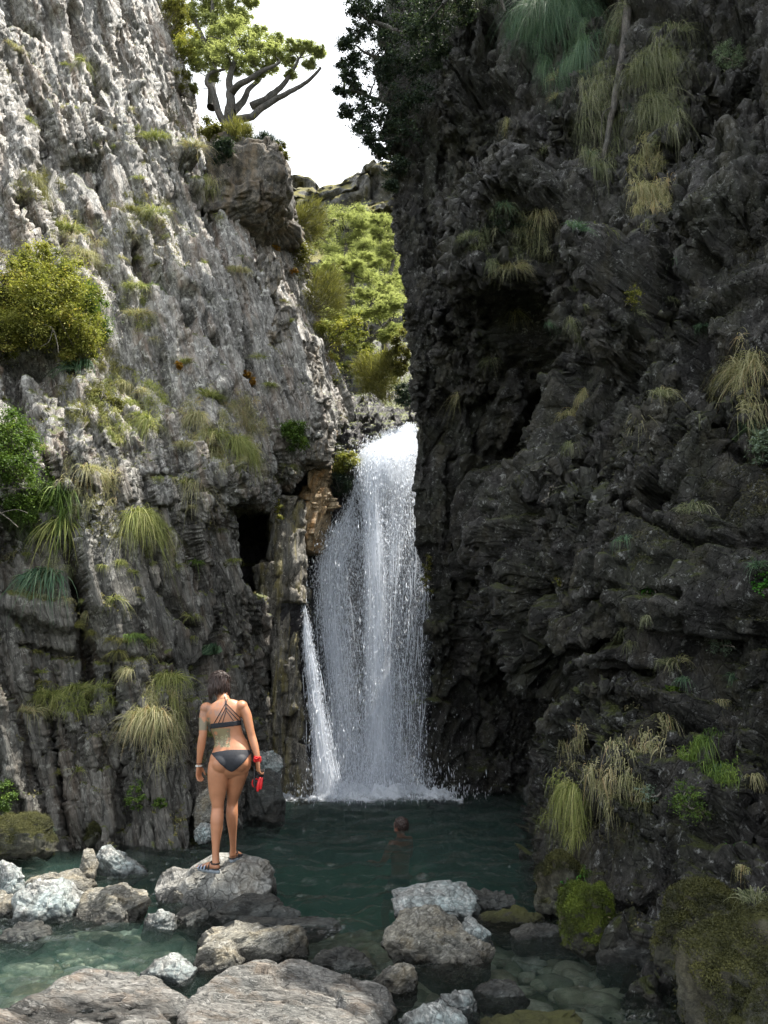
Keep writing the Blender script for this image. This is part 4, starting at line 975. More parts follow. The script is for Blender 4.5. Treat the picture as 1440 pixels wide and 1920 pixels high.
def tree(name, label, Y, trunk, pads, leaf, mat, per=420, trunk_r=.12, flat=.30, cat='tree', group=None, extra=(), up=1.2, sub=3, seed=1, jitter=.2):
    """trunk: list of px paths [(px,py,dY)...] with radii; pads: (px,py,dY,radius px)"""
    rng = np.random.default_rng(seed)
    base = P(trunk[0][0][0], trunk[0][0][1], Y)
    root = empty(name, base, label, cat, group)
    mb = MB(); skel = []
    for k, path in enumerate(trunk):
        pts = np.array([P(a, b, Y + c) for a, b, c in path]); pts = catmull(pts, len(pts) * 5, 0)
        r0 = trunk_r * (1 if k == 0 else .62)
        pts = pts + .03 * np.stack([fbm(pts * 3 + 5 * k, 88 + i, 2) for i in range(3)], -1)
        mb.tube(pts, np.linspace(r0, r0 * .30, len(pts)), 9)
        skel.append(pts)
    SK = np.concatenate(skel)
    C = []; Rd = []
    for (a, b, c, r) in pads:
        q = P(a, b, Y + c); rm = r * Y / F
        near = SK[np.argmin(np.linalg.norm(SK - q, axis=1) + .25 * np.maximum(0, SK[:, 2] - q[2]))]
        mb.tube(limb_path(rng, near, q - np.array([0, 0, rm * .1]), .16), np.linspace(.035, .008, 7) * min(1.2, rm * 2), 6)
        m = max(5, int(9 * 1))
        for _ in range(m * sub):
            d = rng.normal(size=3); d /= np.linalg.norm(d); u = rng.random() ** .5
            cc = q + d * u * np.array([rm, rm * 1.0, rm * flat * .9]); C.append(cc); Rd.append(rm * rng.uniform(.25, .62))
            if rng.random() < .5: mb.tube(limb_path(rng, q - np.array([0, 0, rm * .12]), cc, .12, 4), np.linspace(.008, .003, 4), 4)
    C = np.array(C); Rd = np.array(Rd)
    zt = (C[:, 2] - C[:, 2].min()) / (np.ptp(C[:, 2]) + 1e-6)
    tb = rng.uniform(.15, .85, len(C))
    V, Fq, T = clumps(rng, C, Rd, max(8, per // (9 * sub)), .45, leaf, up, tb, .55)
    mb.build('trunk', M_BARK, root)
    mesh_np('crown', V, Fq, PM[mat], root, False, {'tint': T})
    return root

# --- outcrop block that juts from the left wall, with its shrubs
def outcrop():
    prof = [ # (px, py) outline of the face
        (395, 330), (400, 285), (440, 270), (500, 272), (540, 300), (552, 335), (562, 368), (556, 408), (520, 432), (478, 462), (440, 470), (408, 440), (392, 390)]
    rng = np.random.default_rng(4)
    c = P(478, 386, 15.6)
    v = ICO_V.copy(); v = np.sign(v) * np.abs(v) ** .6; v /= (np.sum(np.abs(v) ** 4, 1) ** .25)[:, None]
    s = 15.6 / F * 1.02
    pr = np.array([((a - 480) * s, (368 - b) * s) for a, b in prof]); ang = np.arctan2(pr[:, 1], pr[:, 0]); rad = np.hypot(pr[:, 0], pr[:, 1]); o_ = np.argsort(ang)
    th = np.arctan2(v[:, 2], v[:, 0]); rr = np.interp(th, np.concatenate([ang[o_] - 2 * math.pi, ang[o_], ang[o_] + 2 * math.pi]), np.tile(rad[o_], 3))
    q = np.hypot(v[:, 0], v[:, 2]); qn = np.minimum(1, q * 1.0)
    V = np.stack([np.cos(th) * rr * qn, v[:, 1] * 1.2, np.sin(th) * rr * qn], -1)
    V[:, 1] += -.35 * (V[:, 0] > 0) * V[:, 0] * .2
    V = V / 1.0
    nrm = unit(V * np.array([1, .7, 1]))
    f1, c1 = facet(V * np.array([1.6, 1.6, 2.2]) + 4, 911, .9); f2, c2 = facet(V * np.array([4.5, 4.5, 3]) + 4, 921, .9); f3, c3 = facet(V * 11 + 2, 931, .9)
    V += nrm * (.16 * f1 - .07 * np.exp(-c1 * 12) + .08 * f2 - .03 * np.exp(-c2 * 12) + .03 * f3 + .02 * fbm(V * 14, 940, 3))[:, None]
    o = mesh_np('rock_outcrop', V, ICO_F, M_OUT, smooth=False); o.location = c
    tag(o, 'overhanging rock block jutting from the sunny cliff below the twisted tree', 'rock outcrop')
M_OUT = rock_mat('outcrop_rock', (.04, .034, .028), (.18, .155, .125), (.38, .36, .32), .2, rough=.7, stain_amt=.35, stain=(.30, .20, .10), scale=1.6, bump=.8, stretch=(1.2, 1.2, .8), bumpdist=.03)
outcrop()
# --- orange and grey slab columns beside the fall
def column(pts, label, seed, mat, dep=.5):
    """upright slab: (py, left px, right px, Y)"""
    nv, nu = 220, 90
    T = np.array([[*P((l + r) / 2, py, Y), (r - l) / F * Y / 2] for py, l, r, Y in pts]); C = catmull(T, nv, 0)
    th = np.linspace(0, 2 * math.pi, nu, endpoint=False); cs, sn = np.cos(th), np.sin(th)
    cs_ = np.sign(cs) * np.abs(cs) ** .55; sn_ = np.sign(sn) * np.abs(sn) ** .55
    tp = np.clip(np.minimum(np.arange(nv), np.arange(nv)[::-1]) / 6, 0, 1)[:, None] ** .5
    X = C[:, 0:1] + C[:, 3:4] * cs_ * tp; Y_ = C[:, 1:2] + dep * sn_ * tp + dep * .6; Z = C[:, 2:3] + 0 * X
    G = np.stack([X, Y_, Z], -1); N = np.stack([np.tile(cs, (nv, 1)), np.tile(sn, (nv, 1)), 0 * X], -1)
    Q = G @ np.array(Matrix.Rotation(R(12), 3, 'Y'))
    f1, c1 = facet(Q * np.array([3.2, 3.2, .8]), seed, 1); f2, c2 = facet(Q * np.array([8, 8, 2.2]), seed + 9, 1); f3, c3 = facet(Q * np.array([20, 20, 6]), seed + 19, 1)
    f0, c0_ = facet(Q * np.array([1.6, 1.6, .5]), seed + 50, 1.4); d = .22 * f0 - .12 * np.exp(-c0_ * 16) + .13 * f1 - .06 * np.exp(-c1 * 14) + .06 * f2 - .02 * np.exp(-c2 * 14) + .02 * f3 + .02 * ridged(Q * np.array([9, 9, 1.5]), seed + 30, 2)
    G = G + N * d[..., None]
    o = mesh_np('rock_pillar', G.reshape(-1, 3), gridfaces(nv, nu, True)[:, ::-1], mat, smooth=False)
    tag(o, label, 'rock pillar')
M_ORANGE = rock_mat('orange_stained_rock', (.20, .13, .06), (.42, .31, .18), (.55, .50, .38), .4, rough=.6, stain_amt=.6, stain=(.42, .20, .05), scale=1.8, bump=.7, stretch=(2, 2, .6), rot=(0, R(-20), 0), bumpdist=.02, moss=(.16, .18, .03), moss_lo=1.0)
M_COLUMN = rock_mat('streaked_pillar_rock', (.09, .08, .07), (.36, .33, .29), (.58, .56, .50), .4, rough=.6, stain_amt=.4, stain=(.34, .22, .08), scale=1.5, bump=.9, stretch=(2.4, 2, .4), rot=(0, R(6), 0), bumpdist=.03)
M_YEL = rock_mat('yellow_lichen_rock', (.07, .062, .05), (.33, .30, .25), (.55, .52, .46), .4, rough=.6, stain_amt=.45, stain=(.40, .33, .06), scale=1.6, bump=.9, stretch=(2.4, 2, .35), bumpdist=.03)
column([(800, 580, 612, 15.3), (850, 582, 614, 15.2), (900, 574, 618, 15.0), (950, 566, 622, 14.8), (1000, 560, 610, 14.7), (1036, 566, 600, 14.8)], 'orange stained slab hanging beside the top of the waterfall', 1001, M_ORANGE, .35)
column([(480, 488, 520, 14.7), (560, 486, 524, 14.5), (640, 492, 530, 14.4), (720, 500, 540, 14.3), (790, 506, 545, 14.2)], 'pale streaked rib of rock below the overhanging block', 1011, M_COLUMN, .3)
column([(640, 562, 592, 14.9), (720, 566, 600, 14.7), (800, 568, 604, 14.6), (870, 560, 600, 14.6)], 'bright grey rib of rock above the orange slab', 1021, M_COLUMN, .35)
column([(930, 512, 572, 14.6), (1060, 508, 566, 14.5), (1160, 503, 564, 14.4), (1260, 500, 570, 14.3), (1380, 500, 582, 14.2), (1470, 505, 596, 14.2), (1540, 500, 606, 14.2)], 'tall yellow and grey streaked pillar at the edge of the waterfall', 1031, M_YEL, .5)
column([(1110, 538, 558, 14.8), (1180, 542, 566, 14.75), (1300, 552, 578, 14.7), (1420, 556, 588, 14.65), (1520, 556, 598, 14.6)], 'dark wet pillar touching the slanting jet of water', 1041, M_ROCK_B, .35)

# --- trees
tree('twisted_tree', 'twisted flat topped tree growing on the overhanging block', 16.4,
     [[(432, 262, 0), (430, 225, 0), (431, 190, -.1), (430, 160, 0), (436, 125, .1), (444, 80, .2)],
      [(428, 238, 0), (412, 215, 0), (402, 185, 0), (398, 168, 0), (388, 156, .1), (392, 140, .2), (420, 130, .3)],
      [(440, 228, 0), (470, 218, -.1), (505, 192, -.1), (535, 176, -.1), (560, 165, 0), (585, 145, 0), (600, 128, 0)],
      [(436, 212, 0), (456, 190, .2), (468, 168, .3), (486, 150, .3), (505, 120, .3)],
      [(432, 180, 0), (448, 160, -.3), (474, 146, -.4), (500, 130, -.4), (525, 115, -.3)],
      [(470, 200, 0), (500, 186, 0), (530, 160, .1), (548, 135, .1), (562, 110, .1)]],
     [(395, 110, .3, 30), (425, 95, -.3, 34), (455, 78, .2, 34), (490, 86, 0, 34), (515, 98, -.2, 28), (548, 92, .1, 26), (575, 88, 0, 28), (600, 98, .1, 18), (540, 112, .2, 22), (505, 125, .3, 24),
      (470, 115, -.4, 30), (440, 130, .3, 24), (400, 140, .4, 20), (480, 140, -.3, 18), (545, 140, .1, 14), (582, 118, 0, 16), (380, 90, .5, 30), (410, 65, .4, 32), (440, 50, .5, 30), (478, 60, .3, 28), (515, 78, .3, 26), (460, 105, .5, 30), (418, 115, .5, 26)],
     .036, 'beech', per=4200, trunk_r=.16, flat=.34, seed=11, cat='tree')
tree('bushy_tree', 'bushy pale green tree rising behind the twisted tree at the top edge', 18.0,
     [[(395, 200, 0), (398, 150, 0), (400, 100, 0), (396, 50, 0), (400, -20, 0)], [(398, 120, 0), (430, 60, 0), (455, 20, 0)], [(398, 110, 0), (375, 60, 0), (360, 0, 0)]],
     [(360, 30, 0, 32), (385, 10, .2, 34), (405, 50, 0, 34), (430, 10, 0, 32), (375, 75, .2, 30), (455, 35, 0, 24), (470, 5, 0, 20), (352, 90, 0, 28), (372, 120, 0, 24), (400, 85, .3, 26), (440, 55, .2, 20), (365, -30, 0, 40), (420, -40, 0, 40), (460, -35, 0, 26), (345, 140, 0, 18), (360, 165, 0, 16), (330, 20, .3, 30), (320, -20, .3, 36), (335, 60, .4, 26), (410, 20, .5, 40), (440, 35, .6, 34), (395, 95, .6, 30)],
     .042, 'beech', per=4200, trunk_r=.13, flat=.55, seed=12)
# dark tree leaning over the gap from the right wall
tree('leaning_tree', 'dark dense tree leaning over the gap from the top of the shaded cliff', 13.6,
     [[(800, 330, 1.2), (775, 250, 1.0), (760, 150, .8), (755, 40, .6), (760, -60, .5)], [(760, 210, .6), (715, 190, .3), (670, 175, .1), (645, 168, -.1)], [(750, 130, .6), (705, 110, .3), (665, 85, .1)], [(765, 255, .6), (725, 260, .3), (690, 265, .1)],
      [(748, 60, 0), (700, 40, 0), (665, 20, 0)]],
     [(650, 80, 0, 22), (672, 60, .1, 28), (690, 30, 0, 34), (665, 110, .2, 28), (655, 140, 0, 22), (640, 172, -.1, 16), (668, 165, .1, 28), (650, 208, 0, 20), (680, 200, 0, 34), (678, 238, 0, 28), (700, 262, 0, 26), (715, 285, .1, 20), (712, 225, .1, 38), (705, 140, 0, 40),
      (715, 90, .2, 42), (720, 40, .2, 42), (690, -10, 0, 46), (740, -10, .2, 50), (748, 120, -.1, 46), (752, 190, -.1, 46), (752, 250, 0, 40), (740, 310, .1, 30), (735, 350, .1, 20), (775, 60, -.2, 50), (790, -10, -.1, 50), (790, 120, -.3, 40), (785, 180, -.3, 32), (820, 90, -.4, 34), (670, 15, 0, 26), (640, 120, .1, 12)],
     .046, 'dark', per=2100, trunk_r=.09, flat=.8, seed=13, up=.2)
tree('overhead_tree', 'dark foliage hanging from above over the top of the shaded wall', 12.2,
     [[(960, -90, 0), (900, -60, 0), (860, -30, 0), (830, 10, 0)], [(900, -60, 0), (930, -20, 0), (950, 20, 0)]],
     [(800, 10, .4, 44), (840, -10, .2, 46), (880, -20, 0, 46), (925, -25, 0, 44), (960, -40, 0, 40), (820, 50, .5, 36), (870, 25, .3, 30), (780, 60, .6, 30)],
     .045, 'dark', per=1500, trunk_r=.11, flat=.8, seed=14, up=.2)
# beeches in the valley
def beech(label, Y, base, top, box, npad, seed, rpx=26, per=800, lean=0):
    rng = np.random.default_rng(seed); x0, x1, y0, y1 = box
    pads = []
    for i in range(npad):
        t = (i + .5) / npad; y = y0 + (y1 - y0) * t
        wd = (x1 - x0) / 2 * math.sin(math.pi * (.18 + .72 * t)) ** .7
        pads.append(((x0 + x1) / 2 + rng.uniform(-1, 1) * wd, y, rng.uniform(-1, 1), rng.uniform(.7, 1.15) * rpx))
    tr = [[(base[0], base[1], 0), ((base[0] * 2 + top[0]) / 3 + 4, (base[1] * 2 + top[1]) / 3, 0), ((base[0] + top[0] * 2) / 3 - 3, (base[1] + top[1] * 2) / 3, 0), (top[0], top[1], 0)]]
    for s_ in (-1, 1):
        tr.append([(base[0] + (top[0] - base[0]) * .35, base[1] + (top[1] - base[1]) * .35, 0), ((x0 + x1) / 2 + s_ * (x1 - x0) * .22, (y0 + y1) / 2 + 10, 0), ((x0 + x1) / 2 + s_ * (x1 - x0) * .38, y0 * .6 + y1 * .4, 0)])
    return tree('beech_tree', label, Y, tr, pads, .048, 'beech', per=int(per * 3.4), trunk_r=.16, flat=.20, seed=seed, up=1.8, group='beech trees in the valley behind the waterfall')
beech('layered beech tree directly under the grassy far hill', 30, (655, 640), (650, 400), (580, 720, 392, 520), 22, 21, 30)
beech('beech tree whose crown touches the shaded wall above the gap', 27, (722, 660), (715, 430), (662, 765, 408, 560), 22, 22, 28)
beech('broad beech in the middle of the gap with tiered sprays', 25, (672, 690), (660, 500), (600, 740, 480, 610), 24, 23, 28)
beech('beech with a bare leaning trunk low in the gap', 22.5, (672, 700), (700, 560), (640, 752, 548, 660), 18, 24, 26)
beech('small beech half hidden behind the shrubs on the sunny cliff edge', 23.5, (640, 720), (630, 590), (600, 680, 580, 690), 12, 25, 24)
# shrubs along the rim
S = shrub
S('L', 448, 268, 80, 58, 'olive', 'olive heath shrub at the foot of the twisted tree', 5200, .05, 30, spiky=True, Y=15.0)
S('L', 405, 262, 60, 60, 'olive', 'grey-green shrub between the twisted tree and the cliff', 4200, .05, 24, Y=15.0)
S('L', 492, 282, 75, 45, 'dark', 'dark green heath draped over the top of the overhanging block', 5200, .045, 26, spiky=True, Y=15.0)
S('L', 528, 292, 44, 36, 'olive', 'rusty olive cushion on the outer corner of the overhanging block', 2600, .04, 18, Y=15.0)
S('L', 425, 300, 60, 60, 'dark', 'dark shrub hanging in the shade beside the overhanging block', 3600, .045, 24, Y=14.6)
S('L', 316, 40, 70, 121, 'olive', 'tall olive shrub on the cliff rim at the top edge', 4200, .05, 26)
S('L', 332, 100, 64, 108, 'yellow', 'yellowish shrub on the cliff rim below the topmost one', 3600, .05, 22)
S('L', 346, 160, 54, 89, 'olive', 'olive shrub on the cliff rim just above the bare limb of the tree', 3000, .05, 20)
S('L', 560, 425, 70, 108, 'olive', 'olive shrub hanging behind the overhanging block', 4200, .05, 24, spiky=True)
S('L', 579, 490, 89, 121, 'olive', 'broad olive shrub draped over the cliff edge in front of the beeches', 5200, .05, 30)
S('L', 596, 560, 80, 108, 'olive', 'feathery olive shrub midway down the cliff edge beside the gap', 4600, .05, 28, spiky=True)
S('L', 619, 625, 105, 81, 'yellow', 'yellow green shrub on the shoulder of the cliff edge', 4600, .05, 26)
S('L', 649, 680, 80, 89, 'yellow', 'small yellow shrub low on the cliff edge near the stream', 3600, .05, 22)
S('B', 716, 720, 90, 90, 'olive', 'brownish heath shrub over the stream at the lip of the fall', 6500, .05, 34, Y=17.6, spiky=True)
S('B', 750, 670, 50, 110, 'olive', 'dull green shrub against the shaded wall in the gap', 5200, .05, 28, Y=17.0)
S('B', 690, 690, 60, 60, 'yellow', 'light green shrub in the gap below the bare beech trunk', 3600, .05, 22, Y=18.6)
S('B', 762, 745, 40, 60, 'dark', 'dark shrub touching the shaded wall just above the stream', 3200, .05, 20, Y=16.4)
S('L', 540, 822, 52, 66, 'green', 'leafy green bush on the rib left of the orange slab', 4200, .045, 26, depth=.8)
S('B', 650, 872, 56, 44, 'yellow', 'mossy green cushion plant left of the waterfall lip', 4200, .04, 26, Y=15.3)
S('B', 640, 915, 56, 50, 'dark', 'wet dark moss and leaves beside the upper fall', 3200, .035, 24, Y=15.35, name='moss_clump', cat='moss')
# big bushes on the sunny wall
S('L', 105, 585, 215, 165, 'yellow', 'largest yellow green bush bulging from the sunny wall', 24000, .04, 95, depth=.9)
S('L', 150, 668, 80, 90, 'yellow', 'drooping yellow tail of foliage below the largest bush', 6500, .04, 34, depth=.7)
S('L', 5, 640, 60, 120, 'yellow', 'yellow green bush cut by the picture edge beside the largest bush', 5200, .04, 30, depth=.8)
S('L', 35, 545, 100, 80, 'olive', 'olive top of bush at the picture edge above the yellow one', 5200, .04, 30, depth=.7)
S('L', 35, 860, 120, 170, 'green', 'fine leaved green bush at the picture edge halfway up', 15000, .032, 70, depth=.9)
S('L', 60, 950, 110, 70, 'green', 'loose green foliage hanging under the fine leaved bush', 6500, .035, 34, depth=.7)
S('L', 190, 740, 90, 60, 'olive', 'mixed olive ground plants under the drooping yellow foliage', 5200, .035, 34, depth=.4)
S('L', 45, 1570, 100, 50, 'dark', 'dark leafy plants at the water line on the mossy ledge', 4200, .03, 30, depth=.6)
S('L', 10, 1495, 50, 60, 'green', 'small green herb at the picture edge above the mossy ledge', 2200, .03, 16, depth=.6)
# left tufts
TU = tuft
L_TUFTS = [
 (30, 95, 50, 34, 'straw', 'yellowish grass near the upper corner of the sunny wall', 110),
 (160, 115, 30, 50, 'grass', 'thin upright green tuft high on the sunny wall', 90),
 (212, 240, 26, 26, 'straw', 'small yellow tuft in the middle of the upper sunny wall', 70),
 (292, 262, 54, 44, 'grass', 'green and yellow tuft near the rim beside the twisted tree', 150),
 (360, 275, 44, 44, 'straw', 'straw tuft on the rim under the grey-green shrub', 130),
 (402, 352, 40, 60, 'straw', 'hanging yellow tuft against the side of the overhanging block', 150),
 (62, 345, 60, 56, 'olive', 'dull olive tuft on a ledge above the bulging bush', 200),
 (130, 432, 54, 44, 'grass', 'green tuft on the ledge above the bulging bush', 160),
 (155, 480, 50, 54, 'straw', 'dry drooping tuft just above the bulging bush', 170),
 (255, 405, 60, 44, 'olive', 'flat olive tuft on a narrow ledge of the sunny wall', 150),
 (285, 400, 40, 60, 'grass', 'thin green sprig above a dark crack in the sunny wall', 80),
 (448, 508, 44, 30, 'straw', 'bright straw tuft on top of the pale streaked rib', 150),
 (255, 540, 44, 34, 'grass', 'light green tuft beside the bulging bush', 130),
 (280, 530, 30, 50, 'green', 'upright green seedling beside the dark crack', 60),
 (260, 590, 50, 40, 'straw', 'yellow tuft on a small ledge beside the bulging bush', 120),
 (145, 690, 60, 60, 'blue', 'long pale flax leaves under the drooping yellow foliage', 60),
 (235, 725, 30, 54, 'straw', 'yellow hanging tuft on the rock edge below the bush', 120),
 (250, 762, 60, 34, 'grass', 'green and gold tuft along the shadow edge', 170),
 (284, 792, 54, 56, 'grass', 'dense domed tuft at the shadow edge of the wall', 260),
 (395, 742, 44, 34, 'grass', 'domed yellow tuft alone above the middle group', 180),
 (368, 782, 34, 54, 'straw', 'narrow yellow tuft directly under the lone domed tuft', 160),
 (400, 812, 50, 44, 'grass', 'yellow green tuft inside the middle group', 180),
 (345, 838, 34, 34, 'straw', 'small gold tuft at the start of the middle group', 120),
 (445, 838, 90, 76, 'grass', 'biggest domed grass clump of the middle group', 480),
 (405, 852, 60, 60, 'straw', 'straw clump leaning on the biggest domed clump', 260),
 (360, 905, 40, 60, 'straw', 'dry hanging tuft below the middle group', 150),
 (172, 888, 80, 56, 'straw', 'pale dry tuft above the long drooping clump', 200),
 (262, 975, 70, 110, 'grass', 'long drooping clump hanging alone on the dark lower wall', 420),
 (112, 925, 60, 80, 'green', 'broad bright green flax leaves beside the fine leaved bush', 70),
 (125, 975, 50, 60, 'grass', 'drooping green grass below the flax leaves', 160),
 (85, 1080, 80, 60, 'blue', 'dark tuft with wide pale leaves on the lower wall', 90),
 (366, 1052, 28, 22, 'green', 'tiny green tuft in the middle of the dark lower wall', 60),
 (250, 1190, 44, 20, 'green', 'flat green tuft on a small ledge of the lower wall', 90),
 (318, 1275, 40, 56, 'grass', 'yellow green tuft above the large hanging one', 190),
 (283, 1350, 76, 96, 'straw', 'large hanging straw tuft on the lower wall left of the woman', 420),
 (300, 1310, 50, 60, 'grass', 'green clump joining the two tufts beside the woman', 220),
 (145, 1295, 50, 34, 'grass', 'domed tuft on the ledge of the lower wall', 170),
 (192, 1292, 34, 50, 'straw', 'upright tuft at the end of the ledge of the lower wall', 130),
 (92, 1305, 60, 34, 'grass', 'flat drooping tuft in the middle of the lower ledge', 160),
 (50, 1335, 60, 34, 'straw', 'tuft at the low end of the ledge near the picture edge', 140),
 (240, 1258, 34, 36, 'straw', 'small dry tuft above the lower ledge', 100),
 (505, 722, 30, 24, 'grass', 'small green tuft on the streaked rock right of the middle group', 90),
]
for i, (x, y, w, h, m, lb, n) in enumerate(L_TUFTS):
    wide = 'flax' in lb or 'wide pale' in lb
    TU('L', x, y, w, h, m, lb, n, droop=1.15 if h > 50 else .9, wid=.022 if wide else .008)
L_CUSH = [(475, 715, 20, 34, 'orange', 'orange cushion plant above the biggest domed clump'), (458, 702, 18, 20, 'orange', 'small orange cushion plant beside the streaked rib'),
          (337, 688, 16, 18, 'orange', 'rust brown cushion plant on the open sunny rock'), (515, 466, 26, 18, 'orange', 'orange lichen cushion under the overhanging block'),
          (548, 510, 22, 12, 'orange', 'thin orange cushion on the corner under the hanging shrub'), (532, 1085, 18, 70, 'yellow', 'yellow green moss strip on the tall streaked pillar'),
          (546, 970, 18, 50, 'yellow', 'yellow moss strip above the tall streaked pillar'), (262, 1488, 40, 50, 'green', 'small leafy plant on the rock by the pool left of the woman'),
          (300, 1505, 24, 20, 'green', 'tiny leafy sprig on the rock near the woman')]
for (x, y, w, h, m, lb) in L_CUSH:
    S('L', x, y, w, h, m, lb, 900, .03, 14, depth=.5, name='cushion_plant', cat='cushion plant', stems=False)

# right wall
R_TUFTS = [
 (1035, 30, 170, 170, 'blue', 'huge blue green grass mass hanging from the top edge', 900, 1.3),
 (1090, 110, 120, 130, 'blue', 'grass curtain hanging beside the huge mass on the shaded wall', 420, 1.4),
 (862, 18, 70, 70, 'shade', 'pale tuft hanging from the top edge near the dark tree', 160, 1.3),
 (1115, 210, 60, 150, 'shade', 'long thin trailing grass next to the hanging trunk', 160, 1.6),
 (1225, 130, 90, 150, 'shade', 'loose pale grass at the top of the yellow hanging column', 330, 1.3),
 (1225, 210, 90, 130, 'shade', 'grass in the middle of the hanging column on the shaded wall', 330, 1.4),
 (1205, 290, 84, 90, 'straw', 'dense yellow tuft in the hanging column', 420, 1.2),
 (1212, 365, 70, 80, 'straw', 'lowest yellow tuft of the hanging column', 330, 1.2),
 (1080, 430, 60, 44, 'blue', 'small green rosette left of the hanging column foot', 80, .9),
 (1130, 425, 70, 50, 'grass', 'green spiky tuft under the hanging trunk', 130, .9),
 (1010, 400, 44, 90, 'straw', 'beige dead grass hanging on the mossy bulge', 170, 1.5),
 (960, 505, 70, 50, 'straw', 'flat dry grass on the mossy bulge of the shaded wall', 170, 1.1),
 (1075, 615, 60, 60, 'shade', 'sparse green tuft in the middle of the shaded wall', 110, 1.1),
 (1095, 738, 44, 50, 'straw', 'thin yellow grass edging the dark hollow', 110, 1.3),
 (1065, 775, 34, 44, 'straw', 'small straw wisp at the low end of the hollow edge', 70, 1.3),
 (1205, 785, 60, 60, 'straw', 'star shaped pale tuft in the centre of the shaded wall', 60, .9),
 (1240, 745, 50, 50, 'shade', 'small green tuft above the star shaped pale one', 80, .9),
 (1395, 690, 130, 120, 'straw', 'large spiky yellow tuft near the picture edge', 260, 1.0),
 (1300, 950, 60, 70, 'shade', 'wispy yellow plant below the star shaped tuft', 70, 1.2),
 (1245, 1350, 30, 100, 'straw', 'long straw bundle hanging down the lower bulge', 90, 1.9),
 (1195, 1385, 70, 80, 'straw', 'dry grass draped left of the long straw bundle', 210, 1.6),
 (1150, 1425, 60, 90, 'straw', 'straw tuft hanging over the edge of the lower bulge', 210, 1.6),
 (1075, 1480, 70, 100, 'grass', 'green and straw tuft at the tip of the lower bulge', 330, 1.5),
 (1210, 1430, 44, 60, 'shade', 'thin olive tuft below the long straw bundle', 110, 1.5),
 (1325, 1390, 70, 70, 'green', 'bright green fountain of grass on the lower bulge', 170, 1.5),
 (1350, 1440, 36, 90, 'blue', 'long trailing blades below the green fountain', 30, 1.9),
 (1095, 1640, 30, 44, 'green', 'small green tuft above the bright moss cushion', 60, .8),
 (1415, 1690, 60, 70, 'shade', 'sparse brown grass on the olive mossy boulder', 50, .9),
 (880, 445, 60, 40, 'shade', 'thin olive tuft on the inner edge of the mossy bulge', 90, 1.1),
]
for (x, y, w, h, m, lb, n, dr_) in R_TUFTS: TU('R', x, y, w, h, m, lb, n, droop=dr_, wid=.0055)
R_SHR = [
 (1365, 105, 66, 70, 'silver', 'round silvery lichen cushion high on the shaded wall', 2600, .018),
 (1425, 850, 60, 80, 'silver', 'silvery green fern leaves at the picture edge', 1600, .03),
 (1222, 1112, 40, 40, 'bright', 'bright green leafy plant on the shaded wall', 420, .026),
 (1052, 1088, 24, 22, 'yellow', 'tiny yellow green plant near the dark hollow edge', 220, .02),
 (1040, 935, 24, 22, 'silver', 'tiny pale plant above the dark hollow', 160, .018),
 (1425, 1105, 44, 60, 'bright', 'green leafy plant at the picture edge of the shaded wall', 600, .024),
 (1350, 1205, 60, 44, 'silver', 'grey green creeper on the rock above the lower bulge', 700, .02),
 (1290, 1425, 130, 50, 'green', 'small leaved creeper spreading behind the green fountain', 1800, .018),
 (1300, 1500, 70, 70, 'green', 'small leaved creeper hanging on the blue grey rock', 1200, .018),
 (1225, 1480, 50, 36, 'silver', 'pale herb under the draped straw', 500, .018),
 (1085, 1665, 44, 60, 'bright', 'fresh green herb on the knobbly rock near the water', 500, .018),
 (1410, 1590, 60, 44, 'bright', 'light green herb at the picture edge above the mossy boulder', 500, .02),
 (960, 430, 150, 60, 'dark', 'dark moss and leaves on top of the bulge in the shaded wall', 2600, .028),
 (1180, 560, 40, 60, 'yellow', 'yellow moss hanging beside the rock rib', 700, .02),
 (800, 1060, 26, 130, 'olive', 'olive moss strip on the rock edge beside the fall', 1500, .03),
]
for (x, y, w, h, m, lb, n, sz) in R_SHR: S('R', x, y, w, h, m, lb, n, sz, 26, depth=.45, name='herb' if n < 2000 else 'shrub', cat='herb' if n < 2000 else 'shrub', stems=False)
def fern(key, px, py, rpx, mat, label, nf=9, seed=1):
    rng = np.random.default_rng(seed); p, nm = anchor(key, px, py); L = rpx * p[1] / F
    V = []; Fc = []; T = []; k0 = 0
    for i in range(nf):
        a = rng.uniform(0, 2 * math.pi); d = unit(nm * .8 + np.array([math.cos(a), -.2, .55 + .3 * math.sin(a)]))
        side = unit(np.cross(d, nm + .01)); Lf = L * rng.uniform(.7, 1.1)
        for t in np.linspace(.08, 1, 17):
            c = p + d * Lf * t - np.array([0, 0, .55 * Lf * t * t]); w = .30 * Lf * math.sin(math.pi * min(1, .12 + t * .88)) + .004
            tan = d - np.array([0, 0, 1.1 * t])
            tan = unit(tan)
            for s in (-1, 1):
                e = c + side * s * w + tan * w * .35; m = Lf * .028
                V += [c - tan * m, c + side * s * w * .55 - tan * m * .2, e, c + tan * m]; Fc.append([k0, k0 + 1, k0 + 2, k0 + 3]); k0 += 4; T += [rng.random()] * 4
    o = mesh_np('fern', np.array(V), np.array(Fc), PM[mat], None, False, {'tint': np.array(T)})
    tag(o, label, 'fern')
fern('R', 1258, 1305, 44, 'green', 'small green fern in the dark above the lower bulge', 8, 3)
fern('L', 402, 1225, 44, 'blue', 'dark fern on the lower wall right above the head of the woman', 10, 4)
fern('R', 1400, 820, 60, 'silver', 'pale arching fern near the picture edge of the shaded wall', 8, 5)
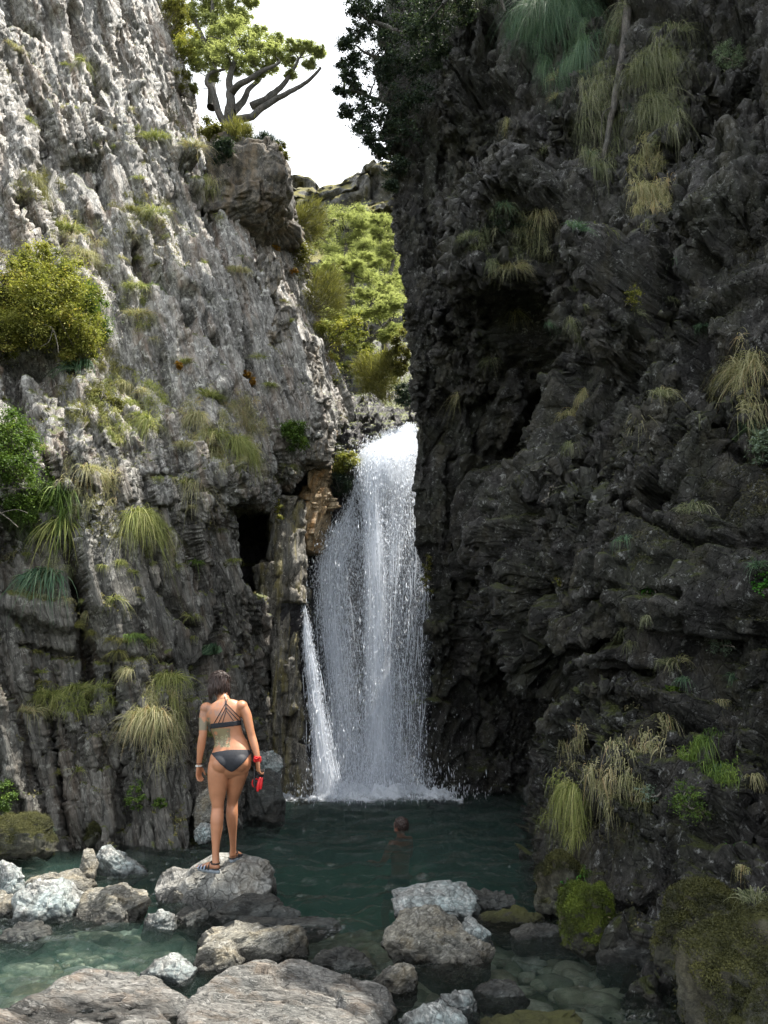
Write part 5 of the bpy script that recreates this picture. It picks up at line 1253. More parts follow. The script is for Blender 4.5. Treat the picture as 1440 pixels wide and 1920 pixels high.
# hanging bare trunk on the right wall, and bare twigs
def root_obj(name, label, paths, cat, mat=None):
    root = empty(name, paths[0][0][0], label, cat)
    mb = MB()
    for pts, r0, r1 in paths:
        pts = catmull(np.array(pts), len(pts) * 6, 0); pts = pts + .02 * np.stack([fbm(pts * 4, 700 + i, 3) for i in range(3)], -1)
        mb.tube(pts, np.linspace(r0, r1, len(pts)), 9)
    mb.build('stem', mat or M_BARK, root)
A = lambda k, x, y, o=.1: (lambda q: q[0] + q[1] * o)(anchor(k, x, y))
def line_at(px, py, Y): return P(px, py, Y)
yt = anchor('R', 1150, 150)[0][1] - .35
root_obj('hanging_trunk', 'slanting grey bare trunk hanging down the shaded wall', [([P(1182, -80, yt + .2), P(1176, 30, yt), P(1164, 120, yt), P(1150, 200, yt), P(1136, 270, yt), P(1122, 330, yt + .15), P(1112, 400, yt + .3)], .085, .02),
    ([P(1166, 110, yt), P(1190, 90, yt - .1), P(1215, 68, yt - .1), P(1262, 30, yt)], .012, .004), ([P(1150, 200, yt), P(1130, 215, yt - .1), P(1126, 260, yt)], .012, .004)], 'trunk')
yb = anchor('L', 100, 640)[0][1] - .9
root_obj('dead_branch', 'bare pale dead branch poking out under the largest bush', [([P(80, 606, yb), P(98, 618, yb), P(106, 640, yb), P(110, 662, yb)], .014, .005), ([P(98, 618, yb), P(90, 640, yb), P(75, 650, yb)], .007, .003)], 'branch', M_TWIG)
yb = anchor('L', 100, 720)[0][1] - .3
root_obj('dead_branch', 'grey dead twig forked above the fine leaved bush', [([P(130, 722, yb + .1), P(105, 724, yb), P(92, 735, yb), P(82, 752, yb)], .012, .004), ([P(106, 724, yb), P(98, 710, yb), P(84, 708, yb)], .007, .003), ([P(120, 723, yb), P(108, 700, yb)], .006, .003)], 'branch', M_TWIG)
yb = anchor('L', 40, 940)[0][1] - .5
root_obj('dead_branch', 'bare twigs sticking out below the fine leaved bush', [([P(-10, 915, yb), P(30, 918, yb), P(60, 912, yb)], .010, .003), ([P(-10, 955, yb), P(10, 970, yb), P(35, 990, yb)], .010, .004), ([P(0, 965, yb), P(30, 955, yb), P(50, 962, yb)], .006, .003)], 'branch', M_TWIG)


# small tufts scattered over both walls, nothing tells them apart
rngt = np.random.default_rng(77)
for i in range(120):
    px, py = rngt.uniform(5, 560), rngt.uniform(120, 1480)
    if py < 330 and px > 300 or (px > 440 and py > 900) or (360 < px and py > 1180): continue
    tuft('L', px, py, rngt.uniform(16, 34), rngt.uniform(14, 34), ['straw', 'grass', 'olive', 'grass'][i % 4], 'small nameless grass tuft scattered on the rock of the sunny wall', int(rngt.uniform(25, 60)), rngt.uniform(.6, 1.2), .006, group='small tufts scattered on the sunny wall')
for i in range(70):
    px, py = rngt.uniform(800, 1435), rngt.uniform(60, 1700)
    if px < 1040 and py > 780: continue
    tuft('R', px, py, rngt.uniform(20, 44), rngt.uniform(20, 50), ['shade', 'straw', 'shade', 'blue'][i % 4], 'small nameless grass tuft scattered on the rock of the shaded wall', int(rngt.uniform(20, 50)), rngt.uniform(.8, 1.5), .0045, group='small tufts scattered on the shaded wall')
# trailing grass along the top of the shaded wall
for i, (x, y, w, h, n) in enumerate([(985, -20, 110, 120, 260), (1010, 60, 110, 150, 300), (1070, 20, 120, 190, 360), (1130, 60, 80, 200, 200), (1260, 60, 90, 160, 160), (900, -10, 90, 110, 140), (1180, 20, 80, 160, 160)]):
    tuft('R', x, y, w, h, 'blue' if i < 4 else 'shade', ['fine trailing grass at the top edge beside the dark foliage', 'fine trailing grass under the topmost blue green grass', 'long hair like grass hanging left of the bare trunk', 'sparse very long grass crossing the bare trunk', 'sparse trailing grass right of the bare trunk', 'short trailing grass under the dark tree foliage', 'wispy trailing grass at the top of the bare trunk'][i], n, 1.6, .005)
# moss, liverworts and litter on the ledges of both walls
def cover(G, n, mats, label, seed, lo, size):
    rng = np.random.default_rng(seed); N = grid_normals(blur(G.copy(), 2)); x, y, d = proj(G)
    V = G.reshape(-1, 3); N = N.reshape(-1, 3); N = N * np.sign(np.sum(N * (np.array([0, 0, CAMZ]) - V), 1))[:, None]
    vis = ((x > -60) & (x < 1500) & (y > -60) & (y < 1950) & (d > 1)).ravel()
    m = N[:, 2] + .55 * fbm(V * .8, seed, 3) + .3 * fbm(V * 4, seed + 5, 2); idx = np.flatnonzero(vis & (m > lo))
    k = rng.choice(idx, n); p = V[k] + N[k] * rng.uniform(-.005, .03, n)[:, None] + rng.normal(0, .012, (n, 3))
    Vq, Fq, T = leaf_quads(rng, p, size, .2, .5, np.clip(.45 + .45 * fbm(V[k] * 1.3, seed + 9, 3) + rng.normal(0, .15, n), 0, 1), out=N[k])
    tag(mesh_np('moss', Vq, Fq, PM[mats], None, False, {'tint': T}), label, 'moss', kind='stuff')
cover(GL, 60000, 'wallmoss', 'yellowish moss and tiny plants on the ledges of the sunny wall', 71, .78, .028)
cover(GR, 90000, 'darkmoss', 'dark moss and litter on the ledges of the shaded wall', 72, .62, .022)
cover(GB, 9000, 'brightmoss', 'wet green moss on the rock behind the waterfall', 73, .75, .035)
# moss fuzz on the mossy rocks
for (o, v, mt) in MOSSY:
    rng = np.random.default_rng(len(o.name) + len(v)); me = o.data
    n_ = np.empty(len(v) * 3, np.float32); me.vertices.foreach_get('normal', n_); n_ = n_.reshape(-1, 3)
    k = rng.integers(0, len(v), 110000); nz = fbm(v[k] * 3.0 + 5, 950, 3)
    ok = (n_[k, 2] + .5 * nz > (.15 if mt == 'mossy' else -.1)); k = k[ok][:60000]
    L = max(np.ptp(v, axis=0)); p = v[k] + rng.normal(0, .008, (len(k), 3)) + n_[k] * rng.uniform(-.003, .010, len(k))[:, None]
    V, Fq, T = leaf_quads(rng, p, .013, .1, .4, np.clip(.4 + .35 * fbm(v[k] * 6, 951, 2) + rng.normal(0, .15, len(k)), 0, 1), out=n_[k])
    q = mesh_np('moss', V, Fq, PM['moss' if mt == 'mossy' else 'brightmoss'], None, False, {'tint': T}); q.location = (0, 0, 0); q.parent = o

# ragged growth rooted over an area of rock rather than at one point
_VIS = {}
for key in 'LR':
    v, n, x, y, d = _A[key]; ix = np.clip((x + 80) / 8, 0, 210).astype(int); iy = np.clip((y + 80) / 8, 0, 270).astype(int); mn = np.full((211, 271), 1e9)
    np.minimum.at(mn, (ix, iy), d); _VIS[key] = d < mn[ix, iy] + .18
def patch(key, box, n, L, mat, label, droop=1.2, wid=.006, up=.6, name='grass_patch', cat='grass', clump=.55, slant=0):
    NPL[0] += 1; rng = np.random.default_rng(9000 + NPL[0]); v, nn, x, y, d = _A[key]; x0, x1, y0, y1 = box
    xs = x + slant * (y - (y0 + y1) / 2)
    e = ((xs - (x0 + x1) / 2) / (x1 - x0) * 2) ** 2 + ((y - (y0 + y1) / 2) / (y1 - y0) * 2) ** 2
    m = _VIS[key] & (e < 1) & (fbm(v * 3.2, 9000 + NPL[0], 3) > clump - .75)
    idx = np.flatnonzero(m)
    if len(idx) < 20: idx = np.flatnonzero(_VIS[key] & (e < 1.3))
    cen = rng.choice(idx, max(5, n // 26)); k = np.repeat(cen, 26)[:n]; nk = len(k)
    p = v[k] + nn[k] * .02 + rng.normal(0, .035, (nk, 3))
    dirs = unit(nn[k] * .8 + np.array([0, 0, up]) + np.repeat(rng.normal(0, .35, (len(cen), 3)), 26, 0)[:n] + rng.normal(0, .45, (nk, 3)))
    tint = np.clip(np.repeat(rng.normal(.5, .22, len(cen)), 26)[:n] + rng.normal(0, .18, nk), 0, 1)
    V, Fq, T = blades(rng, p, dirs, L * np.repeat(rng.uniform(.55, 1.2, len(cen)), 26)[:n], wid, droop, tint, 5, .4)
    tag(mesh_np(name, V, Fq, PM[mat], None, False, {'tint': T}), label, cat, kind='stuff')
PATCHES = [
 ('R', (950, 1130, -40, 150), 3200, .55, 'blue', 'blue green grass curtain covering the rock at the top edge', 1.5),
 ('R', (1085, 1165, 90, 330), 1500, .50, 'shade', 'tangled trailing grass curtain along the bare trunk', 1.6),
 ('R', (1190, 1280, 80, 270), 1500, .42, 'shade', 'pale tangled grass covering the rib right of the bare trunk', 1.5),
 ('R', (1180, 1260, 240, 430), 1700, .34, 'straw', 'ragged yellow grass running down the rib of the shaded wall', 1.2),
 ('R', (890, 1050, 380, 520), 1300, .20, 'shade', 'thin dry growth over the mossy bulge', 1.2),
 ('R', (1370, 1440, 630, 780), 700, .36, 'straw', 'straw growth around the spiky tuft at the picture edge', 1.1),
 ('R', (1050, 1270, 1330, 1500), 1500, .16, 'straw', 'ragged dead grass strewn over the lower bulge', 1.5),
 ('R', (1280, 1400, 1360, 1480), 700, .22, 'green', 'green trailing plants around the green fountain', 1.4),
 ('R', (1020, 1110, 1440, 1580), 700, .17, 'grass', 'green fringe hanging at the tip of the lower bulge', 1.4),
 ('L', (165, 310, 700, 830), 2600, .20, 'grass', 'band of gold and green grass along the shadow edge', 1.0),
 ('L', (335, 500, 720, 880), 3600, .22, 'straw', 'gold grass filling the gaps of the middle group', 1.0),
 ('L', (110, 230, 620, 800), 3000, .22, 'olive', 'mixed growth hanging under the largest bush', 1.1),
 ('L', (110, 230, 850, 960), 1200, .20, 'straw', 'dry ragged grass above the long drooping clump', 1.2),
 ('L', (60, 215, 1270, 1340), 1500, .18, 'grass', 'ragged green fringe along the lower ledge', 1.2),
 ('L', (250, 345, 1260, 1420), 1500, .26, 'straw', 'tangled straw around the large hanging tuft', 1.3),
 ('L', (30, 140, 880, 1010), 1500, .26, 'green', 'green blades hanging from the fine leaved bush', 1.2),
 ('L', (20, 120, 310, 380), 900, .18, 'olive', 'olive growth spreading on the high ledge', 1.0),
 ('L', (90, 200, 400, 500), 1400, .20, 'straw', 'straw growth between the ledge and the bulging bush', 1.1),
 ('L', (190, 330, 360, 450), 1200, .17, 'olive', 'olive growth along the narrow ledges high on the wall', 1.0),
 ('L', (380, 430, 300, 420), 900, .20, 'grass', 'yellow fringe beside the overhanging block', 1.2),
 ('L', (30, 130, 1040, 1130), 700, .20, 'shade', 'ragged dark growth around the wide pale leaves', 1.2),
 ('L', (230, 300, 510, 620), 800, .16, 'grass', 'light growth on the small ledges beside the bulging bush', 1.0),
]
for (k_, bx_, n_, L_, m_, lb_, dr_) in PATCHES: patch(k_, bx_, n_, L_, m_, lb_, dr_)
S('L', 150, 655, 110, 110, 'yellow', 'loose yellow foliage spilling from the lower side of the largest bush', 6500, .034, 50, depth=1.0)
S('L', 60, 520, 150, 90, 'yellow', 'rounded yellow top joined to the largest bush', 8000, .036, 50, depth=1.0)
S('L', 185, 600, 80, 130, 'green', 'green right flank of the largest bush', 6000, .034, 44, depth=.9)
# ================================================================ PEOPLE
def loft(mb, pts, ra, rb, side=(1, 0, 0), seg=20, sub=4, pw=1.0):
    """closed limb with elliptical sections: ra along side, rb across it"""
    pts = np.array(pts, float); A_ = np.array([*np.broadcast_to(ra, (len(pts),))], float); B_ = np.array([*np.broadcast_to(rb, (len(pts),))], float)
    T = np.concatenate([pts, A_[:, None], B_[:, None]], 1)
    if sub > 1 and len(pts) > 2: T = catmull(T, (len(pts) - 1) * sub + 1, 0)
    c = T[:, :3]; t = unit(np.gradient(c, axis=0)); side = np.array(side, float)
    s = unit(side - (t @ side)[:, None] * t); q = np.cross(t, s)
    # round the two ends
    e0, e1 = c[0] - t[0] * min(T[0, 3:5]) * .8, c[-1] + t[-1] * min(T[-1, 3:5]) * .8
    C = [e0, e0 * .45 + c[0] * .55, *c, c[-1] * .55 + e1 * .45, e1]; rs = [(.02, .02), (T[0, 3] * .75, T[0, 4] * .75), *T[:, 3:5], (T[-1, 3] * .75, T[-1, 4] * .75), (.001, .001)]
    rs[0] = (.001, .001)
    S_ = [s[0], s[0], *s, s[-1], s[-1]]; Q_ = [q[0], q[0], *q, q[-1], q[-1]]
    th = np.linspace(0, 2 * math.pi, seg, endpoint=False)
    V = np.concatenate([C[i] + np.outer(np.cos(th) * rs[i][0], S_[i]) + np.outer(np.sin(th) * rs[i][1], Q_[i]) for i in range(len(C))])
    n = len(C); f = gridfaces(n, seg, True)
    cap0 = np.stack([np.full(seg - 2, 0), np.arange(2, seg), np.arange(1, seg - 1)], -1); cap1 = np.stack([np.full(seg - 2, 0), np.arange(1, seg - 1), np.arange(2, seg)], -1) + (n - 1) * seg
    mb.add(V, [cap0, cap1, f])
def ellipsoid(mb, c, r, rot=None):
    v = ICO_V * np.array(r)
    if rot is not None: v = v @ np.array(rot).T
    mb.add(v + np.array(c), ICO_F)
def remesh(mb, name, mat, parent, voxel=.005, smooth=6):
    o = mb.build(name, mat, None)
    m = o.modifiers.new('r', 'REMESH'); m.mode = 'VOXEL'; m.voxel_size = voxel; m.use_smooth_shade = True
    m2 = o.modifiers.new('s', 'SMOOTH'); m2.factor = .5; m2.iterations = smooth
    dg = bpy.context.evaluated_depsgraph_get(); me = bpy.data.meshes.new_from_object(o.evaluated_get(dg))
    o.modifiers.clear(); old = o.data; o.data = me; bpy.data.meshes.remove(old); me.name = name
    if not me.materials: me.materials.append(mat)
    if parent is not None: o.parent = parent; o.matrix_parent_inverse = parent.matrix_world.inverted()
    return o
def mesh_arrays(o):
    me = o.data; v = np.empty(len(me.vertices) * 3, np.float32); me.vertices.foreach_get('co', v)
    n = np.empty(len(me.vertices) * 3, np.float32); me.vertices.foreach_get('normal', n)
    f = [tuple(p.vertices) for p in me.polygons]
    return v.reshape(-1, 3).astype(float), n.reshape(-1, 3).astype(float), f
def cloth(body, keep, off, name, mat, parent, thick=.0025):
    """a garment: the kept skin pushed outwards, with its own thickness"""
    v, n, f = mesh_arrays(body); ff = [p for p in f if all(keep[i] for i in p)]
    used = sorted({i for p in ff for i in p}); mp = {k: j for j, k in enumerate(used)}
    bmc = bmesh.new(); vs = [bmc.verts.new(v[i] + n[i] * off) for i in used]
    for p in ff: bmc.faces.new([vs[mp[i]] for i in p])
    for _ in range(10):   # even out the stepped border
        new = {}
        for e in bmc.edges:
            if len(e.link_faces) == 1:
                for a, b in ((e.verts[0], e.verts[1]), (e.verts[1], e.verts[0])): new.setdefault(a, []).append(b.co.copy())
        for a, l in new.items():
            if len(l) == 2: a.co = a.co * .5 + (l[0] + l[1]) * .25
    me = bpy.data.meshes.new(name); bmc.to_mesh(me); bmc.free(); me.materials.append(mat)
    me.polygons.foreach_set('use_smooth', np.ones(len(me.polygons), bool))
    o = bpy.data.objects.new(name, me); COL.objects.link(o); o.parent = parent; o.matrix_parent_inverse = parent.matrix_world.inverted()
    m = o.modifiers.new('t', 'SOLIDIFY'); m.thickness = thick; m.offset = 1
    return o
def simple_mat(name, col, rough=.5, spec=.4, bump=0, bscale=200, sss=0):
    m, nt, b = newmat(name); b.inputs['Roughness'].default_value = rough; b.inputs['Specular IOR Level'].default_value = spec
    iso = mapping(nt); n = noise_node(nt, iso, bscale * .1, 4)
    nt.links.new(mix(nt, .6, col, ramp(nt, n, [(.3, .75), (.7, 1.25)]), 'MULTIPLY'), b.inputs['Base Color'])
    if bump:
        bp = nt.nodes.new('ShaderNodeBump'); bp.inputs['Strength'].default_value = bump; bp.inputs['Distance'].default_value = .002
        nt.links.new(noise_node(nt, iso, bscale, 3), bp.inputs['Height']); nt.links.new(bp.outputs[0], b.inputs['Normal'])
    return m
M_SKIN, nt, b = newmat('skin')
at = nt.nodes.new('ShaderNodeAttribute'); at.attribute_name = 'Col'; nt.links.new(at.outputs['Color'], b.inputs['Base Color'])
b.inputs['Roughness'].default_value = .45; b.inputs['Subsurface Weight'].default_value = .08; b.inputs['Subsurface Radius'].default_value = (.02, .008, .004); b.inputs['Subsurface Scale'].default_value = .5
M_BIKINI = simple_mat('charcoal_swim_fabric', (.018, .02, .026), .6, .3, .5, 600)
M_HAIR = simple_mat('dark_brown_hair', (.028, .014, .010), .45, .5)
M_BLACK = simple_mat('black_strap', (.015, .015, .017), .5, .4)
M_RED = simple_mat('red_plastic', (.62, .015, .02), .35, .5)
M_REDCL = simple_mat('red_cloth', (.50, .03, .03), .8, .2)
M_METAL = simple_mat('pale_bracelet', (.55, .55, .52), .3, .6)
M_SOLE = simple_mat('grey_sole', (.20, .23, .26), .7, .3)
M_BLUE = simple_mat('pale_blue_strap', (.35, .45, .60), .6, .3)
M_EYE = simple_mat('eye', (.6, .58, .55), .2, .5)

YW = 7.35
def cb(cx, cy, dy=0.0):
    return P(330 + cx / 4.365, 1230 + cy / 4.365, YW + dy)
def back(v):
    """crop coordinates of points"""
    x, y, d = proj(v); return (x - 330) * 4.365, (y - 1230) * 4.365
def hand(mb, wrist, palm_dir, across, thumb_side, curl=.6, scale=1.0, spread=.12):
    """palm, four fingers with bent knuckles and a thumb from the side of the palm"""
    w = np.array(wrist, float); d = unit(np.array(palm_dir, float)); a = unit(np.array(across, float)); a = unit(a - (a @ d) * d); n = np.cross(d, a)
    s = scale
    loft(mb, [w - d * .01, w + d * .03 * s, w + d * .065 * s, w + d * .09 * s], [.024 * s, .034 * s, .040 * s, .038 * s], [.018 * s, .015 * s, .013 * s, .011 * s], a, 16, 3)
    for k, (o, L) in enumerate(zip((-.030, -.010, .010, .029), (.066, .074, .070, .055))):
        p = w + d * .088 * s + a * o * s; dd = unit(d + a * o * 4 * spread); pts = [p - dd * .015]
        ang = 0
        cur = p
        for j, fr in enumerate((.45, .32, .23)):
            pts.append(cur.copy()); ang += curl * (.75 if j == 0 else 1.0) * .8
            v_ = dd * math.cos(ang) + n * math.sin(ang); cur = cur + v_ * L * fr * s
        pts.append(cur)
        loft(mb, pts, [.0095 * s, .0092 * s, .0085 * s, .008 * s, .0068 * s], [.0095 * s, .009 * s, .0085 * s, .0078 * s, .006 * s], a, 10, 2)
    t0 = w + d * .022 * s + a * thumb_side * .024 * s
    v1 = unit(d * .75 + a * thumb_side * .6 + n * .25); v2 = unit(d * .9 + a * thumb_side * .15 + n * .45)
    loft(mb, [t0, t0 + v1 * .038 * s, t0 + v1 * .038 * s + v2 * .03 * s, t0 + v1 * .038 * s + v2 * .052 * s], [.013 * s, .0115 * s, .0095 * s, .0075 * s], [.013 * s, .011 * s, .009 * s, .007 * s], n, 10, 2)

def build_woman():
    lf = cb(325, 1735, -.12); rf = cb(458, 1655, .28)
    root = empty('person', lf, 'woman in a charcoal bikini seen from behind, standing on the wide cracked boulder', 'person')
    mb = MB()
    # torso
    tor = [(388, 335, .09, .052, .055), (388, 372, .075, .075, .06), (390, 398, .06, .150, .075), (391, 425, .055, .178, .088), (393, 465, .05, .168, .098), (400, 520, .045, .150, .103), (408, 570, .045, .140, .10),
           (424, 630, .05, .133, .095), (436, 685, .05, .138, .094), (446, 740, .04, .160, .102), (450, 795, .02, .180, .112), (447, 850, .0, .190, .122), (443, 900, .0, .186, .118), (440, 940, .01, .165, .10)]
    loft(mb, [cb(a, c, d) for a, c, d, _, _ in tor], [t[3] for t in tor], [t[4] for t in tor], (1, 0, -.04), 32, 4)
    # shoulder caps
    ellipsoid(mb, cb(250, 428, .05), (.058, .062, .055)); ellipsoid(mb, cb(536, 412, .05), (.058, .062, .055))
    # buttocks
    ellipsoid(mb, cb(372, 885, -.055), (.088, .085, .088)); ellipsoid(mb, cb(518, 875, -.045), (.085, .083, .086))
    # breasts (front)
    ellipsoid(mb, cb(345, 545, .125), (.062, .05, .06)); ellipsoid(mb, cb(455, 535, .125), (.062, .05, .06))
    # legs
    L = [(358, 880, .0, .100, .108), (350, 950, -.01, .100, .104), (343, 1040, -.01, .089, .094), (340, 1130, -.01, .074, .082), (342, 1205, -.02, .056, .062), (341, 1255, -.02, .054, .058), (336, 1330, -.055, .058, .060), (333, 1400, -.065, .053, .056),
         (328, 1490, -.075, .041, .044), (325, 1580, -.085, .032, .035), (325, 1650, -.09, .031, .036), (326, 1700, -.10, .033, .040)]
    loft(mb, [cb(a, c, d) for a, c, d, _, _ in L], [t[3] for t in L], [t[4] for t in L], (1, 0, 0), 24, 4)
    Rr = [(520, 870, .02, .094, .102), (508, 940, .03, .095, .10), (492, 1020, .06, .083, .088), (474, 1110, .09, .067, .073), (464, 1175, .11, .051, .057), (460, 1220, .12, .050, .054), (458, 1290, .115, .053, .056), (460, 1360, .13, .048, .05),
          (464, 1450, .17, .036, .04), (467, 1530, .21, .029, .033), (466, 1590, .24, .028, .034), (464, 1625, .25, .030, .036)]
    loft(mb, [cb(a, c, d) for a, c, d, _, _ in Rr], [t[3] for t in Rr], [t[4] for t in Rr], (1, 0, 0), 24, 4)
    # feet
    hl = cb(330, 1726, -.12); dl = unit(np.array([-.80, .60, 0]))
    loft(mb, [hl - dl * .01, hl + dl * .05 + [0, 0, .008], hl + dl * .12 + [0, 0, -.004], hl + dl * .17 + [0, 0, -.012]], [.031, .033, .042, .040], [.030, .034, .024, .015], np.cross(dl, [0, 0, 1]), 16, 3)
    for k in range(5):
        sd_ = unit(np.cross(dl, [0, 0, 1])); o_ = (-.030 + .0155 * k); Lk = (.030, .034, .036, .036, .046)[k] if True else .04
        b0 = hl + dl * (.178 - abs(k - 3) * .004) + sd_ * -o_ + np.array([0, 0, -.016]); loft(mb, [b0 - dl * .01, b0 + dl * Lk * .5, b0 + dl * Lk], [.008 if k < 4 else .012] * 3, [.008, .0075, .006], sd_, 8, 2)
    hr = cb(464, 1640, .28); dr_ = unit(np.array([.10, 1.0, 0]))
    loft(mb, [hr - dr_ * .012, hr + dr_ * .05 + [0, 0, .012], hr + dr_ * .12 + [0, 0, -.002], hr + dr_ * .17 + [0, 0, -.01]], [.031, .033, .042, .040], [.030, .034, .024, .015], np.cross(dr_, [0, 0, 1]), 16, 3)
    for k in range(5):
        sd_ = unit(np.cross(dr_, [0, 0, 1])); o_ = (-.030 + .0155 * k); Lk = (.046, .036, .036, .034, .030)[k]
        b0 = hr + dr_ * (.178 - abs(k - 1) * .004) + sd_ * o_ + np.array([0, 0, -.014]); loft(mb, [b0 - dr_ * .01, b0 + dr_ * Lk * .5, b0 + dr_ * Lk], [.012 if k < 1 else .008] * 3, [.008, .0075, .006], sd_, 8, 2)
    # arms
    AL = [(250, 430, .05, .052), (232, 490, .04, .047), (225, 560, .03, .043), (221, 640, .02, .037), (214, 680, .02, .038), (204, 750, .03, .036), (195, 820, .04, .028), (188, 885, .05, .023)]
    loft(mb, [cb(a, c, d) for a, c, d, _ in AL], [t[3] for t in AL], [t[3] * 1.02 for t in AL], (1, 0, 0), 20, 4)
    hand(mb, cb(188, 893, .05), np.array(cb(186, 990, .06)) - cb(188, 893, .05), (.45, .9, 0), 1, .62)
    AR = [(540, 415, .05, .052), (575, 480, .04, .047), (592, 545, .03, .042), (612, 625, .02, .036), (622, 665, .02, .037), (643, 735, .0, .035), (660, 800, -.02, .028), (668, 850, -.03, .023)]
    loft(mb, [cb(a, c, d) for a, c, d, _ in AR], [t[3] for t in AR], [t[3] * 1.02 for t in AR], (1, 0, 0), 20, 4)
    hand(mb, cb(669, 858, -.03), np.array(cb(672, 930, -.03)) - cb(669, 858, -.03), (-.5, .85, 0), 1, 1.05, 1.0, .05)
    # neck and head, bowed a little forward
    loft(mb, [cb(388, 372, .06), cb(382, 335, .09), cb(372, 290, .11)], [.060, .052, .052], [.058, .052, .055], (1, 0, 0), 20, 3)
    hc = cb(358, 232, .13); tilt = np.array(Matrix.Rotation(R(-20), 3, 'X') @ Matrix.Rotation(R(-7), 3, 'Y'))
    def H(x, y, z): return hc + tilt @ np.array([x, y, z])
    ellipsoid(mb, H(0, 0, .015), (.073, .092, .095), tilt)            # skull
    ellipsoid(mb, H(0, .025, -.055), (.058, .062, .062), tilt)       # jaw
    ellipsoid(mb, H(0, .068, -.098), (.024, .018, .017), tilt)       # chin
    loft(mb, [H(0, .088, .015), H(0, .103, -.015), H(0, .112, -.028)], [.008, .010, .015], [.009, .012, .011], tilt @ np.array([1, 0, 0]), 10, 2)   # nose
    ellipsoid(mb, H(0, .088, -.062), (.025, .011, .006), tilt); ellipsoid(mb, H(0, .086, -.072), (.021, .011, .007), tilt)                     # lips
    for s in (-1, 1):
        ellipsoid(mb, H(s * .074, .0, -.012), (.007, .016, .029), tilt)      # ears
        ellipsoid(mb, H(s * .034, .078, .028), (.024, .012, .007), tilt)     # brow
        ellipsoid(mb, H(s * .042, .066, -.03), (.020, .018, .018), tilt)     # cheek
    body = remesh(mb, 'body', M_SKIN, root, .0048, 7)
    v, n, f = mesh_arrays(body)
    cx, cy_ = back(v)
    skin = np.array([.40, .18, .095]); col = np.tile(skin, (len(v), 1)) * (1 + .10 * fbm(v * 9, 800, 3)[:, None])
    rs = fbm(v * 30, 803, 2); col = col * (1 + .05 * rs[:, None])
    bk = n[:, 1] < .25
    def paint(m, pal, sc, th=.0, seed=810, strength=.75):
        t = fbm(v * sc, seed, 3); k = np.clip((t - th) * 6, 0, 1)[:, None] * strength * m[:, None]
        t2 = vnoise(v * sc * .6 + 9, seed + 5)[:, None] * .5 + .5
        c = np.array(pal[0]) * (1 - t2) + np.array(pal[1]) * t2
        return col * (1 - k) + c * k
    sm = lambda a, lo, hi, e: np.clip((a - lo) / e, 0, 1) * np.clip((hi - a) / e, 0, 1)
    back_t = bk * sm(cx, 285, 450, 10) * sm(cy_, 585, 752, 12)
    col = paint(back_t, [(.085, .085, .06), (.19, .19, .10)], 24, -.35, 811, .85)
    cxw = cx + 12 * fbm(v * 14, 815, 2); cyw = cy_ + 12 * fbm(v * 14, 816, 2)
    ring = np.abs(np.hypot((cxw % 44) - 22, (cyw % 40) - 20) - 11) < 3.5
    lo = back_t * (cy_ > 640) * ring
    col = col * (1 - .6 * lo[:, None]) + np.array([.36, .34, .20]) * .6 * lo[:, None]
    sl = sm(cx, 160, 285, 6) * sm(cy_, 500, 612, 8)
    col = paint(sl, [(.06, .11, .085), (.17, .18, .13)], 26, -.4, 821, .8)
    sl = sm(cx, 190, 300, 10) * sm(cy_, 400, 505, 10)
    col = paint(sl, [(.30, .16, .11), (.20, .15, .12)], 34, -.05, 831, .55)
    sl = bk * sm(cx, 300, 420, 14) * sm(cy_, 360, 500, 14)
    col = paint(sl, [(.30, .17, .12), (.24, .22, .20)], 30, .02, 841, .5)
    # lips and tan lines
    hl_ = np.linalg.norm((v - H(0, .092, -.067)) / np.array([.027, .02, .012]), axis=1) < 1; col[hl_] = (.42, .14, .11)
    ca = body.data.color_attributes.new('Col', 'FLOAT_COLOR', 'POINT')
    ca.data.foreach_set('color', np.concatenate([np.clip(col, 0, 1), np.ones((len(v), 1))], 1).astype(np.float32).ravel())
    # bikini
    ax = 455
    tp = 762 + .0006 * (cx - ax) ** 2 * 1.0 - (cx - ax) * .07 + 6
    lowc = 948 - np.where(cx < ax, ((ax - cx) / 160) ** 1.5 * 142, ((cx - ax) / 155) ** 1.5 * 150)
    ycen = YW + .02
    keep = (cy_ > tp) & (cy_ < lowc) & (cx > 262) & (cx < 632)
    keep &= ~((cx > 612) & (v[:, 1] < YW - .0) & (n[:, 0] > .2) & (cy_ > 9e9))
    cloth(body, keep, .003, 'bikini_bottom', M_BIKINI, root)
    bt = 552 - (cx - 285) * .115; bb = bt + 44
    fr = v[:, 1] > YW + .08
    keep = (((cy_ > bt) & (cy_ < bb)) | (fr & (cy_ > 488) & (cy_ < 598))) & (cx > 284) & (cx < 553)
    cloth(body, keep, .003, 'bikini_top', M_BIKINI, root)
    bvh = BVHTree.FromPolygons([tuple(p) for p in v], f)
    straps = MB()
    def on_back(a, c):
        o = Vector(cb(a, c, -.6)); t = Vector(cb(a, c, .2)); d = (t - o).normalized(); h = bvh.ray_cast(o, d)
        return np.array(h[0] - d * .004) if h[0] is not None else np.array(cb(a, c, -.05))
    for (a, b_) in [((408, 385), (308, 556)), ((408, 385), (546, 528)), ((409, 418), (345, 552)), ((409, 418), (512, 530)), ((411, 446), (380, 545)), ((411, 446), (472, 530)), ((400, 330), (408, 388)), ((409, 385), (411, 448)), ((420, 352), (409, 392))]:
        t = np.linspace(0, 1, 14)[:, None]; pt = np.array(a) * (1 - t) + np.array(b_) * t
        straps.tube(np.array([on_back(*q) for q in pt]), .0035, 6)
    straps.build('bikini_strap', M_BIKINI, root)
    # hair: shell plus many strands
    hb = MB(); rng = np.random.default_rng(3)
    hv = ICO_V * np.array([.086, .098, .105]); keepf = None
